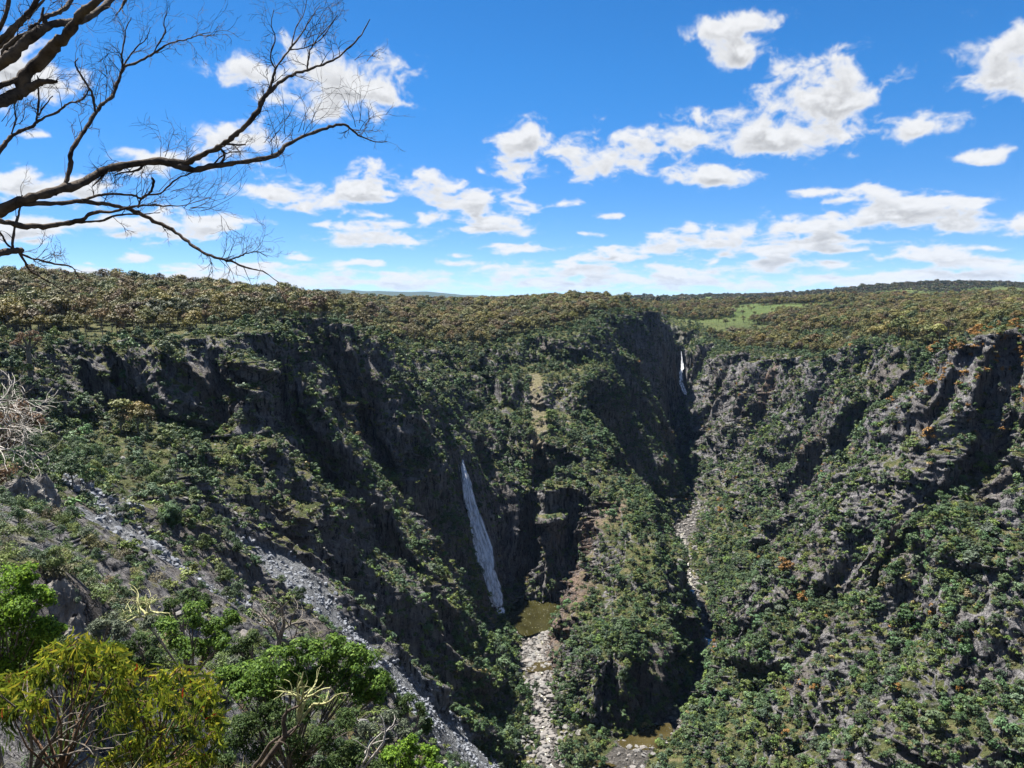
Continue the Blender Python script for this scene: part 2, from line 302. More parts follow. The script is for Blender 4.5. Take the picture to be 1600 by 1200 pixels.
def height(x, y):
    r = np.hypot(x, y)
    g1 = samp(G1, x, y); g2 = samp(G2, x, y)
    m = sstep(0, 60, np.minimum(np.minimum(x + 640, 840 - x), np.minimum(y + 60, 1290 - y)))
    z = g2 * (1 - m) + g1 * m
    # the flat grassy shoulder beside the lookout
    near = -1.6 - 0.38 * np.maximum(y, 0) - 0.10 * np.maximum(y, 0) * sstep(-3, 1.5, x) * 2.5 + 0.06 * np.maximum(-x - 2, 0)
    w = (1 - sstep(5, 15, r)) * (1 - sstep(-1, 3.5, x))
    w = np.maximum(w, 1 - sstep(1.5, 3.5, r))
    z = z * (1 - w) + near * w
    far = -26 + 10 * fbm(x / 900, y / 900, x * 0, 3)
    far = far + gauss(x, y, 930, 4600, 900, 700, 16) + gauss(x, y, 1140, 4200, 700, 600, 20) + gauss(x, y, 1420, 3300, 620, 500, 52) + gauss(x, y, 1620, 3400, 700, 500, 52) + gauss(x, y, 1290, 4300, 700, 500, 14)
    far = far + 5 * sstep(3600, 4600, y) * np.clip(fbm(x / 500, y / 500, x * 0 + 5, 2) + 0.3, 0, 1)
    mt = 15500 + 1500 * fbm(x / 4000, x * 0, x * 0 + 3, 2)
    far = far + (165 + 210 * fbm(x / 2600, x * 0 + 9, y / 9000, 4) - 0.026 * np.abs(x + 2900)) * np.exp(-((y - mt) / 1500) ** 2) * sstep(9000, 12000, y)
    k = sstep(2000, 2900, r)
    z = z * (1 - k) + far * k
    # cliff bands: the walls break into sheer steps and ledges
    q = z + 16 * noise3(x / 70, y / 70, x * 0 + 1.5) + 5 * noise3(x / 22, y / 22, x * 0 + 4.5)
    st = (44 / 6.2832) * 0.35 * np.sin(q * 6.2832 / 44) + (15 / 6.2832) * 0.15 * np.sin(q * 6.2832 / 15 + 1)
    z = z + st * sstep(-18, -45, z) * sstep(-236, -215, z) * sstep(90, 420, r) * (1 - sstep(1250, 1500, r))
    return z

# ------------------------------------------------------------------ terrain sheet (rings and rays about the lookout, finer where it is steep)
az_d = np.linspace(-37.5, 37.5, 880)
az_o = np.concatenate([np.linspace(37.5, 322.5, 110)[1:-1]])
AZ = np.radians(np.concatenate([az_d, az_o])); NA = len(AZ); ND = len(az_d)
NRo = 1050
RS = np.geomspace(0.35, 30000, 3600)
XX = np.sin(AZ)[:, None] * RS[None, :]; YY = np.cos(AZ)[:, None] * RS[None, :]
H0 = height(XX, YY)
elev = np.arctan2(H0, RS[None, :])
run = np.maximum.accumulate(elev, axis=1)
de = np.abs(np.diff(elev, axis=1, prepend=elev[:, :1]))
vis = (elev >= run - 0.004).astype(np.float32)
dens = de * (0.10 + vis) + np.gradient(RS)[None, :] / RS[None, :] * 0.012
dens = dens + 0.0006 * np.gradient(RS)[None, :] * ((RS > 60) & (RS < 1300))[None, :] * 0.25
kw = 18
pad = np.concatenate([dens[:ND][:1].repeat(kw, 0), dens[:ND], dens[:ND][-1:].repeat(kw, 0)])
cs = np.cumsum(np.concatenate([np.zeros((1, pad.shape[1])), pad]), axis=0)
sm = (cs[2 * kw + 1:] - cs[:-2 * kw - 1]) / (2 * kw + 1)
pad = np.concatenate([sm[:1].repeat(kw, 0), sm, sm[-1:].repeat(kw, 0)])
cs = np.cumsum(np.concatenate([np.zeros((1, pad.shape[1])), pad]), axis=0)
dens[:ND] = (cs[2 * kw + 1:] - cs[:-2 * kw - 1]) / (2 * kw + 1)
ed = 0.5 * (dens[0] + dens[ND - 1])
dens[ND:] = ed[None, :]
t_ = np.clip(np.minimum(np.arange(ND), ND - 1 - np.arange(ND)) / 25.0, 0, 1)[:, None]
dens[:ND] = dens[:ND] * t_ + ed[None, :] * (1 - t_)
# moving average along r too
ker = np.ones(9) / 9
cum = np.cumsum(dens, axis=1); cum = (cum - cum[:, :1]) / (cum[:, -1:] - cum[:, :1])
q = np.linspace(0, 1, NRo)
RR = np.empty((NA, NRo))
for i in range(NA): RR[i] = np.interp(q, cum[i], RS)
X = np.sin(AZ)[:, None] * RR; Y = np.cos(AZ)[:, None] * RR
Z = height(X, Y)
gs = 4.0                                                   # gradient on a plan grid
gxs = np.arange(-1500, 1500, gs, dtype=np.float32); gys = np.arange(-200, 1800, gs, dtype=np.float32)
HG = height(*np.meshgrid(gxs, gys)); gyy, gxx = np.gradient(HG, gs)
gx = samp((-1500, -200, gs, gxx), X, Y); gy = samp((-1500, -200, gs, gyy), X, Y)
slope = np.hypot(gx, gy)
def boxblur(a, k):
    for ax in (0, 1):
        c = np.cumsum(np.concatenate([np.repeat(np.take(a, [0], ax), k + 1, ax), a, np.repeat(np.take(a, [-1], ax), k, ax)], ax), ax)
        n = a.shape[ax]; a = (np.take(c, np.arange(2 * k + 1, 2 * k + 1 + n), ax) - np.take(c, np.arange(n), ax)) / (2 * k + 1)
    return a
gbx, gby = [samp((-1500, -200, gs, boxblur(boxblur(q_, 5), 5)), X, Y) for q_ in (gxx, gyy)]      # smoothed fall line
wide = samp((-1500, -200, gs, boxblur(boxblur(np.hypot(gxx, gyy), 4), 4)), X, Y)     # how steep the surroundings are
R_ = np.hypot(X, Y)
def polyd(X, Y, poly):
    """distance to a polyline in plan"""
    best = np.full(X.shape, 1e9, np.float32)
    for a, b in zip(poly[:-1], poly[1:]):
        ax, ay, bx, by = a[0], a[1], b[0], b[1]
        l2 = (bx - ax) ** 2 + (by - ay) ** 2 + 1e-9
        t = np.clip(((X - ax) * (bx - ax) + (Y - ay) * (by - ay)) / l2, 0, 1)
        best = np.minimum(best, np.hypot(X - ax - t * (bx - ax), Y - ay - t * (by - ay)).astype(np.float32))
    return best
WN = 5 * noise3(X / 22, Y / 22, Z / 22) + 3 * noise3(X / 8, Y / 8, Z / 8)
dR1 = polyd(X, Y, R1[3:] + R3[:4]) + WN; dR2 = polyd(X, Y, R2[3:]) + WN
hR1 = np.abs(Z + 238) ; 
w1 = 3.0 + 8.5 * sstep(415, 470, Y); w2 = 0.5 + 9 * np.exp(-((Y - 705) / 32) ** 2) + 6 * np.exp(-((Y - 535) / 45) ** 2) + 5 * sstep(430, 400, Y)
river = np.maximum(1 - sstep(w1, w1 + 5, dR1), 1 - sstep(w2, w2 + 5, dR2)) * sstep(250, 320, Y) * (1 - sstep(0.9, 1.4, slope))
SC1 = L((150, 800, 190), (215, 850, 196), (260, 880, 198), (330, 925, 208), (400, 968, 222))
SC2 = L((445, 895, 305), (490, 945, 296), (560, 1000, 288), (620, 1060, 292), (680, 1130, 305), (745, 1200, 318))
SC3 = L((130, 745, 215), (160, 790, 208), (210, 835, 200))
dS1 = polyd(X, Y, SC1) + 0.9 * WN; dS2 = polyd(X, Y, SC2) + 1.5 * WN; dS3 = polyd(X, Y, SC3) + 0.6 * WN
w3 = sstep(-130, -175, Z)
scree = np.maximum(1 - sstep(4, 9, dS1), (1 - sstep(12 + 7 * w3, 21 + 11 * w3, dS2))); screeR = 0.5 * (1 - sstep(6, 13, dS3))
scar = np.maximum.reduce([1 - sstep(5, 9, polyd(X, Y, L((1215, 585, 850), (1190, 612, 840), (1172, 645, 835))) + 0.5 * WN), 1 - sstep(3, 6, polyd(X, Y, L((1268, 620, 650), (1262, 655, 650))) + .4 * WN),
      1.0 * (1 - sstep(8, 22, polyd(X, Y, L((945, 820, 560), (915, 870, 535), (895, 930, 500), (880, 1010, 465))) + WN)), 1 - sstep(3, 7, polyd(X, Y, L((875, 1020, 455), (876, 1060, 430))) + .3 * WN)])
gully = 1 - sstep(4, 9, polyd(X, Y, L((838, 590, 745), (842, 650, 690), (848, 725, 645))) + .7 * WN)
fallline = polyd(X, Y, L((722, 722, 570), (735, 800, 560), (755, 900, 545), (780, 955, 535)))
fall2 = polyd(X, Y, L((1064, 548, 1080), (1066, 600, 1060), (1075, 640, 1040)))
# rock relief: ribs, clefts and ledges pushed out of the wall
steep = sstep(0.38, 0.85, slope)
amp = steep * sstep(60, 160, R_) * (1 - sstep(1250, 1500, R_)) * (1 - 0.85 * np.maximum(np.maximum(river, scree), screeR * 0.5))
nh = np.maximum(slope, 1e-3)
ox, oy = -gx / nh, -gy / nh
gm_ = np.maximum(np.hypot(gbx, gby), 0.45); kk = 0.85 * (-20 - Z) / gm_ ** 2
wx = X + gbx * kk + 9 * noise3(X / 60, Y / 60, Z / 90); wy = Y + gby * kk + 9 * noise3(X / 60 + 9, Y / 60, Z / 90)   # traced back up the fall line, so ribs run down the wall
d1 = ridged(wx / 58, wy / 58, Z / 260) - 0.5
d2 = ridged(wx / 23 + 5, wy / 23, Z / 110) - 0.5
d3 = ridged(wx / 10, wy / 10 + 3, Z / 45) - 0.45
d4 = noise3(X / 4.2, Y / 4.2, Z / 11)
d5 = noise3(X / 1.7, Y / 1.7, Z / 3.2)
disp = 20 * d1 + 12 * d2 + 6.5 * d3 + 3.0 * d4 + 1.5 * d5 + 2.6 * ridged(X / 3.1, Y / 3.1, Z / 13)
ledge = noise3(X / 40, Y / 40, Z / 26) * 4.0 + noise3(X / 13, Y / 13, Z / 8) * 1.8
off = amp * (disp + ledge) * (1 - 0.9 * np.exp(-(fallline / 36) ** 2)) * (1 - 0.8 * np.exp(-(fall2 / 25) ** 2)) * (1 - 0.78 * np.exp(-(dR2 / 24) ** 2)) * (1 - 0.7 * np.exp(-(np.minimum(dR1, np.minimum(dS1, dS2)) / 24) ** 2)) * (0.25 + 0.75 * sstep(130, 430, R_))
calm = np.where(R_ > 60, 1, 0)
blocky = np.abs(noise3(X / 3.1, Y / 3.1, Z / 3.1)) * 2.2 + np.abs(noise3(X / 1.4, Y / 1.4, Z / 1.4)) * 1.0
Xd = X + ox * off; Yd = Y + oy * off
Zd = Z + (1 - amp) * calm * (1.3 * noise3(X / 18, Y / 18, X * 0) + 0.5 * noise3(X / 5, Y / 5, X * 0)) * (1 - sstep(1400, 2600, R_)) * (1 - 0.6 * river)
Zd += (np.clip(scree * 0.35 + screeR * 1.1 + river * 0.22, 0, 1.2)) * blocky * sstep(40, 80, R_)
nearw = 1 - sstep(25, 70, R_)
Zd += nearw * (0.35 * noise3(X / 2.5, Y / 2.5, X * 0) + 0.12 * noise3(X / .7, Y / .7, X * 0) + 0.05 * noise3(X / .2, Y / .2, X * 0)) * sstep(0.8, 3, R_)
V = np.stack([Xd, Yd, Zd], -1).astype(np.float32)

def mesh_np(name, V, faces, smooth=False):
    me = bpy.data.meshes.new(name)
    V = np.ascontiguousarray(V, np.float32).reshape(-1, 3); faces = np.ascontiguousarray(faces, np.int32)
    nf, k = faces.shape
    me.vertices.add(len(V)); me.vertices.foreach_set('co', V.ravel())
    me.loops.add(nf * k); me.loops.foreach_set('vertex_index', faces.ravel())
    me.polygons.add(nf); me.polygons.foreach_set('loop_start', np.arange(nf, dtype=np.int32) * k)
    me.polygons.foreach_set('use_smooth', np.full(nf, smooth, bool))
    me.update(calc_edges=True)
    return me
def link(name, me, parent=None, mat=None, loc=None, **props):
    o = bpy.data.objects.new(name, me); COL.objects.link(o)
    if parent is not None: o.parent = parent
    if mat is not None: o.data.materials.clear(); o.data.materials.append(mat)
    if loc is not None: o.location = loc
    for k, v in props.items(): o[k] = v
    return o
idx = np.arange(NA * NRo).reshape(NA, NRo)
nx = np.roll(idx, -1, axis=0)
# terrain faces close the ring; centre hole closed with a fan-like cap under the camera
f = np.stack([idx[:, :-1], nx[:, :-1], nx[:, 1:], idx[:, 1:]], -1).reshape(-1, 4)
f = f[:, ::-1]
Vt = np.concatenate([V.reshape(-1, 3), [[0, 0, float(V[:, 0, 2].mean())]]]).astype(np.float32)
cap = np.stack([idx[:, 0], np.full(NA, NA * NRo), np.full(NA, NA * NRo), nx[:, 0]], -1)
me_t = mesh_np('terrain', Vt, f, True)
def add_col(me, name, arr):
    a = me.attributes.new(name, 'FLOAT_COLOR', 'POINT'); a.data.foreach_set('color', np.ascontiguousarray(arr, np.float32).ravel())
forest_ground = sstep(0.75, 0.35, slope)
masks = np.stack([np.maximum(scree, screeR * 0.95), river, scar, np.clip(gully, 0, 1)], -1).reshape(-1, 4)
add_col(me_t, 'masks', np.concatenate([masks, [[0, 0, 0, 0]]]))

# ------------------------------------------------------------------ terrain material
M_ter, g, out = material('gorge_rock_and_soil')
geo = g.new('ShaderNodeNewGeometry'); pos = geo.outputs['Position']
sep = g.new('ShaderNodeSeparateXYZ'); g.put(sep.inputs[0], geo.outputs['Normal']); nz = sep.outputs[2]
stretch = g.vmath('MULTIPLY', pos, (1, 1, 0.3))
n1 = g.noise(stretch, 0.035, 5, 0.6); n2 = g.noise(stretch, 0.22, 6, 0.65); n3 = g.noise(pos, 0.9, 5, 0.7)
rock = g.ramp(n2, [(0.30, (0.020, 0.021, 0.027)), (0.42, (0.084, 0.084, 0.094)), (0.53, (0.20, 0.195, 0.205)), (0.70, (0.35, 0.335, 0.33))])
rock = g.mix(g.maprange(n1, 0.45, 0.65), rock, (0.12, 0.10, 0.085), 'MIX')
rock = g.mix(0.45, rock, g.ramp(n3, [(0.3, (0.04, 0.037, 0.04)), (0.7, (0.24, 0.23, 0.22))]))
grassn = g.noise(pos, 0.16, 5, 0.65)
grass = g.ramp(grassn, [(0.3, (0.030, 0.042, 0.016)), (0.5, (0.075, 0.085, 0.032)), (0.62, (0.13, 0.12, 0.055)), (0.75, (0.20, 0.165, 0.10))])
gm = g.math('ADD', nz, g.math('MULTIPLY', g.math('SUBTRACT', g.noise(pos, 0.09, 5, 0.7), 0.5), 0.9))
base = g.mix(g.maprange(gm, 0.74, 0.90), rock, grass)
mk = g.attr('masks'); ms = g.new('ShaderNodeSeparateColor'); g.put(ms.inputs[0], mk)
mka = g.attr('masks', out='Alpha')
vr = g.voro(pos, 0.55); vr2 = g.voro(pos, 0.22)
screec = g.ramp(g.noise(pos, 0.5, 6, 0.75), [(0.28, (0.045, 0.048, 0.055)), (0.47, (0.13, 0.137, 0.148)), (0.7, (0.25, 0.255, 0.26))])
base = g.mix(g.maprange(ms.outputs[0], 0.3, 0.7), base, screec)
rivc = g.ramp(g.noise(pos, 0.4, 6, 0.75), [(0.28, (0.02, 0.019, 0.018)), (0.5, (0.075, 0.070, 0.064)), (0.72, (0.17, 0.158, 0.142))])
base = g.mix(g.maprange(ms.outputs[1], 0.3, 0.7), base, rivc)
scarc = g.ramp(n3, [(0.3, (0.075, 0.055, 0.045)), (0.7, (0.25, 0.18, 0.14))])
base = g.mix(g.math('MULTIPLY', ms.outputs[2], g.maprange(n2, 0.3, 0.6)), base, scarc)
base = g.mix(g.math('MULTIPLY', mka, 0.55), base, g.ramp(n3, [(0.3, (0.12, 0.11, 0.05)), (0.7, (0.32, 0.26, 0.18))]))
# farther out the plain is pasture with patches
dist = g.vmath('LENGTH', pos)
past = g.ramp(g.noise(pos, 0.004, 5, 0.6), [(0.35, (0.035, 0.06, 0.018)), (0.5, (0.075, 0.105, 0.03)), (0.7, (0.11, 0.13, 0.045))])
base = g.mix(g.maprange(dist, 1150, 1500), base, past)
base = g.mix(g.maprange(dist, 9000, 12000), base, (0.03, 0.045, 0.03))
# dry grass by the lookout
dry = g.ramp(g.noise(pos, 9.0, 6, 0.7), [(0.3, (0.05, 0.045, 0.025)), (0.55, (0.17, 0.15, 0.08)), (0.75, (0.30, 0.26, 0.15))])
base = g.mix(g.maprange(dist, 30, 18), base, dry)
hh = g.math('ADD', g.math('MULTIPLY', n3, 1.2), g.math('MULTIPLY', n2, 2.0))
bn = g.bump(hh, 2.2, 1.0)
streak = g.noise(g.vmath('MULTIPLY', pos, (1, 1, 0.12)), 0.55, 4, 0.7)
base = g.mix(g.math('MULTIPLY', g.maprange(streak, 0.52, 0.36), g.maprange(nz, 0.75, 0.45)), base, (0.018, 0.018, 0.022))
crk = g.voro(g.vmath('ADD', stretch, g.vmath('SCALE', g.noise(pos, 0.25, 3, 0.5, out=1), scale=3.0)), 0.30, 'DISTANCE_TO_EDGE')
bn = g.bump(g.maprange(crk, 0.0, 0.18), 0.9, 0.7, bn)
principled(g, out, base, 0.92, bn, 0.15)
terrain = link('terrain', me_t, mat=M_ter, kind='structure')
# ------------------------------------------------------------------ vegetation: shapes
rnd = np.random.RandomState(11)
def leaf_quads(centers, outward, size, rs, up=0.15, fold=True):
    n = len(centers)
    nrm = outward + rs.normal(size=(n, 3)) * 0.42; nrm[:, 2] += up
    nrm /= np.linalg.norm(nrm, axis=1)[:, None]
    t = np.cross(nrm, rs.normal(size=(n, 3))); t /= np.linalg.norm(t, axis=1)[:, None] + 1e-9
    b = np.cross(nrm, t)
    s = size * rs.uniform(0.6, 1.35, (n, 1))
    a0 = centers + t * s * rs.uniform(.8, 1.2, (n, 1)); a1 = centers + b * s * 0.62 * rs.uniform(.7, 1.2, (n, 1)); a2 = centers - t * s * rs.uniform(.7, 1.2, (n, 1)); a3 = centers - b * s * 0.62
    V = np.stack([a0, a1, a2, a3], 1).reshape(-1, 3)
    return V, np.arange(4 * n).reshape(n, 4)
def clump(rs, c, r, n, leaf, flat=0.75):
    d = rs.normal(size=(n, 3)); d /= np.linalg.norm(d, axis=1)[:, None]
    d[:, 2] = np.where(d[:, 2] < -0.35, -d[:, 2], d[:, 2])
    lump = 1 + 0.28 * np.sin(d[:, 0] * 5 + c[0] * 9) * np.sin(d[:, 1] * 6 + c[1] * 7 + 2 * d[:, 2])
    rr = r * lump * rs.uniform(0.55, 1.08, n) ** 0.6
    pts = c + d * rr[:, None] * np.array([1, 1, flat])
    return leaf_quads(pts, d, leaf, rs)
def tube(path, radii, seg=6, close=True):
    path = np.asarray(path, float); n = len(path); radii = np.asarray(radii, float)
    T = np.gradient(path, axis=0); T /= np.linalg.norm(T, axis=1)[:, None] + 1e-12
    ref = np.array([0, 0, 1.0]) if abs(T[0, 2]) < 0.9 else np.array([1.0, 0, 0])
    V = []; u = np.cross(T[0], ref); u /= np.linalg.norm(u)
    for i in range(n):
        u = u - T[i] * np.dot(u, T[i]); u /= np.linalg.norm(u) + 1e-12; v = np.cross(T[i], u)
        ang = np.arange(seg) * 2 * np.pi / seg
        V.append(path[i] + radii[i] * (np.cos(ang)[:, None] * u + np.sin(ang)[:, None] * v))
    V = np.concatenate(V)
    i = np.arange(n - 1)[:, None] * seg; j = np.arange(seg)[None, :]; k = (j + 1) % seg
    Fc = np.stack([i + j, i + k, i + seg + k, i + seg + j], -1).reshape(-1, 4)
    return V, Fc
def merge(parts):
    Vs, Fs, o = [], [], 0
    for v, f in parts: Vs.append(v); Fs.append(f + o); o += len(v)
    return np.concatenate(Vs), np.concatenate(Fs)
def make_tree(seed, H, R, base, ncl, nleaf, leaf, flat=0.6, trunk_r=0.25, seg=5):
    """a tree of about height H and crown radius R: (trunk parts, crown parts)"""
    rs = np.random.RandomState(seed); tr = []; cr = []
    lean = rs.normal(size=2) * 0.06 * H
    top = np.array([lean[0], lean[1], H * 0.8])
    z = np.linspace(-0.12 * H, H * 0.72, 6)
    path = np.stack([lean[0] * (z / H) ** 2 + rs.normal(size=6) * .015 * H, lean[1] * (z / H) ** 2 + rs.normal(size=6) * .015 * H, z], 1)
    tr.append(tube(path, np.linspace(trunk_r * 1.25, trunk_r * .45, 6), seg))
    for i in range(ncl):
        a = i * 2.399 + rs.uniform(-.5, .5); q = math.sqrt((i + 0.4) / ncl)
        rr = R * q * rs.uniform(0.62, 0.86); hz = base * H + (1 - base) * H * ((0.86 - 0.55 * q ** 2 * rs.uniform(.3, 1.0)) if base > .2 else rs.uniform(.30, .95 - .45 * q ** 2)) * rs.uniform(.86, 1.08)
        c = np.array([lean[0] + math.cos(a) * rr, lean[1] + math.sin(a) * rr, hz]); cw = R * rs.uniform(0.30, 0.50)
        cr.append(clump(rs, c, cw, max(8, nleaf // ncl), leaf, flat))
        s0 = path[int(rs.randint(2, 5))]; mid = (s0 + c) / 2 + rs.normal(size=3) * .04 * H
        tr.append(tube([s0, mid, c], [trunk_r * .4, trunk_r * .26, trunk_r * .1], 4))
    return merge(tr), merge(cr)

def leaf_material(name, transl=0.25, rough=0.6):
    m, g, out = material(name)
    oi = g.new('ShaderNodeObjectInfo'); it = g.attr('tint', 'INSTANCER')
    col = g.vmath('ADD', it, oi.outputs['Color'])
    geo = g.new('ShaderNodeNewGeometry')
    v = g.noise(geo.outputs['Position'], 0.9, 2, 0.6)
    rl = geo.outputs['Random Per Island']
    f = g.math('ADD', 0.45, g.math('ADD', g.math('MULTIPLY', v, 0.4), g.math('MULTIPLY', rl, 0.42)))
    col = g.vmath('SCALE', col, scale=f)
    b = g.new('ShaderNodeBsdfPrincipled'); g.put(b.inputs['Base Color'], col); b.inputs['Roughness'].default_value = rough; b.inputs['Specular IOR Level'].default_value = 0.25
    t = g.new('ShaderNodeBsdfTranslucent'); g.put(t.inputs[0], col)
    mx = g.new('ShaderNodeMixShader'); mx.inputs[0].default_value = transl; g.l.new(b.outputs[0], mx.inputs[1]); g.l.new(t.outputs[0], mx.inputs[2]); g.l.new(mx.outputs[0], out.inputs[0])
    return m
M_leaf = leaf_material('gum_leaf', 0.12)
M_bark, g, out = material('grey_gum_bark')
gp = g.new('ShaderNodeNewGeometry').outputs['Position']
principled(g, out, g.ramp(g.noise(g.vmath('MULTIPLY', gp, (1, 1, .3)), 2.0, 4), [(0.35, (0.06, 0.052, 0.045)), (0.65, (0.24, 0.22, 0.19))]), 0.9)

# kinds: (list of (trunk mesh, crown mesh)) ; size in metres at scale 1
def protos(tag, n, **kw):
    out = []
    for i in range(n):
        t, c = make_tree(100 * hash_(tag) + i, **kw)
        mt = mesh_np(tag + '_trunk', t[0], t[1], True); mt.materials.append(M_bark)
        mc = mesh_np(tag + '_crown', c[0], c[1], False); mc.materials.append(M_leaf)
        out.append((mt, mc))
    return out
def hash_(s): return sum(ord(c) * (i + 1) for i, c in enumerate(s)) % 997
PR = {
    'gum': protos('gum', 6, H=12.5, R=4.6, base=0.30, ncl=12, nleaf=720, leaf=0.45, flat=0.85, trunk_r=0.24),
    'bush': protos('bush', 6, H=5.6, R=2.2, base=0.10, ncl=7, nleaf=420, leaf=0.32, flat=0.95, trunk_r=0.13),
    'bushnear': protos('bushnear', 4, H=5.6, R=2.2, base=0.10, ncl=9, nleaf=2200, leaf=0.15, flat=0.95, trunk_r=0.13),
    'scrub': protos('scrub', 4, H=1.9, R=1.5, base=0.10, ncl=5, nleaf=90, leaf=0.30, flat=0.8, trunk_r=0.05),
    'scrubnear': protos('scrubnear', 4, H=1.9, R=1.4, base=0.10, ncl=7, nleaf=900, leaf=0.075, flat=0.85, trunk_r=0.05),
    'far': protos('far', 4, H=13.0, R=6.5, base=0.25, ncl=8, nleaf=150, leaf=1.15, flat=0.7, trunk_r=0.3),
}

# ------------------------------------------------------------------ vegetation: where it grows
fi = f[:, ::-1]
col_ok = np.zeros((NA, NRo - 1), bool); col_ok[:ND - 1] = True
sel = col_ok.ravel()
fq = f[sel]
Vf = Vt[fq].astype(np.float64)
cen = Vf.mean(1); dd = np.hypot(cen[:, 0], cen[:, 1])
n_ = np.cross(Vf[:, 2] - Vf[:, 0], Vf[:, 3] - Vf[:, 1]); ar = 0.5 * np.linalg.norm(n_, axis=1); nzf = np.abs(n_[:, 2]) / (2 * ar + 1e-9)
mf = masks.reshape(NA * NRo, 4)[fq[:, 0]]
baser = 1 - np.clip(mf[:, 0] + mf[:, 1] + 0.75 * mf[:, 2] * 0.7 + 0.9 * mf[:, 3], 0, 1)
slf = np.concatenate([slope.ravel(), [0]])[fq[:, 0]]
zf = cen[:, 2]
pn = fbm(cen[:, 0] / 45, cen[:, 1] / 45, cen[:, 2] / 45, 3) 
pn2 = noise3(cen[:, 0] / 11, cen[:, 1] / 11, cen[:, 2] / 11)
def blob(px, py, Yd, r, s):
    p = P(px, py, Yd); return s * np.exp(-((cen[:, 0] - p[0]) ** 2 + (cen[:, 1] - p[1]) ** 2 + (cen[:, 2] - p[2]) ** 2) / r ** 2)
bare = np.zeros(len(cen))
for a in [(1130, 640, 920, 85, .95), (1180, 600, 860, 50, .6), (1100, 760, 800, 60, .7), (440, 850, 330, 55, .8), (330, 800, 300, 45, .7), (500, 930, 300, 45, .75), (920, 860, 540, 42, 1.0), (890, 930, 505, 30, 1.0), (905, 850, 545, 30, 1.0), (930, 800, 575, 24, .9), (420, 660, 385, 40, .8), (600, 830, 420, 35, .4),
          (460, 560, 450, 35, .4), (950, 760, 605, 22, .9), (1440, 620, 415, 35, .6), (1230, 800, 620, 50, .4), (700, 1020, 400, 30, .4), (250, 760, 270, 25, .5), (1080, 600, 1090, 60, .6), (1020, 580, 1000, 60, .95), (1045, 620, 1040, 50, .95), (800, 850, 600, 48, 1.0), (850, 830, 590, 40, 1.0), (760, 850, 575, 40, .95), (830, 900, 600, 40, 1.0), (650, 790, 480, 38, .75), (600, 720, 500, 35, .6), (1000, 560, 930, 45, .9), (1015, 620, 900, 42, .9), (1028, 670, 880, 36, .9), (560, 620, 480, 28, .6), (480, 640, 455, 30, .6), (420, 740, 372, 26, .7), (900, 900, 515, 36, .95), (480, 870, 312, 55, .9), (560, 950, 322, 42, .85), (630, 1010, 330, 35, .7), (1050, 960, 480, 16, 1.0), (200, 565, 385, 35, .75), (120, 580, 372, 30, .7), (330, 600, 392, 30, .8), (270, 620, 385, 35, .6),
          (500, 1040, 215, 42, .85), (575, 1090, 225, 38, .85), (640, 1160, 235, 30, .7), (400, 1000, 190, 32, .7), (340, 910, 250, 45, .6), (400, 900, 290, 40, .6), (700, 880, 480, 22, .5), (1010, 1050, 412, 18, .9), (1560, 750, 370, 25, .8), (1440, 760, 400, 30, .5), (1540, 590, 405, 30, .5), (1375, 590, 602, 18, .9)]:
    bare = np.maximum(bare, blob(*a))
wdf = np.concatenate([wide.ravel(), [0]])[fq[:, 0]]
wall = np.maximum(sstep(0.22, 0.38, wdf), sstep(-62, -75, zf)) * sstep(-5, -20, zf)
hold = sstep(0.22, 0.50, nzf + 0.12 * pn2)                                # trees need something to stand on
d_gum = (1 - wall) * sstep(230, 300, dd) * baser * (0.028 + 0.014 * pn) * (1 - sstep(1000, 1250, dd) * sstep(-0.05, 0.12, fbm(cen[:, 0] / 210, cen[:, 1] / 210, cen[:, 2] * 0, 3) + 0.03 * (cen[:, 0] > 150) )* 0.98)
edge = blob(260, 520, 420, 60, 1.0)
d_gum *= 1 - 0.55 * edge
d_gum *= (dd < 2100)
d_far = np.where(dd >= 2100, 0.0042 * (sstep(-0.12, 0.1, fbm(cen[:, 0] / 330, cen[:, 1] / 330, cen[:, 2] * 0, 3) + 0.22 * sstep(15, 45, zf) - 0.05)), 0) * (dd < 6500)
cov = np.clip(0.85 + 1.6 * pn + 0.5 * pn2, 0.08, 1.7)
nearm = 1 - sstep(230, 270, dd)
d_bush = np.maximum(wall, nearm) * hold * baser * (1 - bare) * cov * 0.066 * (1 - 0.45 * sstep(-30, -70, cen[:, 0]) * sstep(260, 330, dd) * sstep(0.9, 0.7, nzf)) * (1 - 0.8 * np.exp(-(polyd(cen[:, 0], cen[:, 1], R2[3:10]) / 13) ** 2)) * (0.35 + 0.65 * sstep(150, 330, dd)) * (dd < 1400) * (1 - sstep(-229, -236, zf)) * sstep(55, 75, dd)
d_scrub = np.maximum(wall, nearm) * sstep(0.06, 0.3, nzf) * baser * (1 - np.where((bare > .93), bare, 0.75 * bare)) * 0.075 * (dd < 1100) * np.clip(0.7 + pn2, 0.1, 1.5) * sstep(40, 60, dd)
def place(dens, rs):
    lam = dens * ar
    cnt = np.floor(lam + rs.uniform(size=len(lam))).astype(int); k = np.repeat(np.arange(len(lam)), cnt)
    u = rs.uniform(size=(len(k), 1)); v = rs.uniform(size=(len(k), 1)); q = Vf[k]
    p = (q[:, 0] * (1 - u) + q[:, 1] * u) * (1 - v) + (q[:, 3] * (1 - u) + q[:, 2] * u) * v
    return p, k
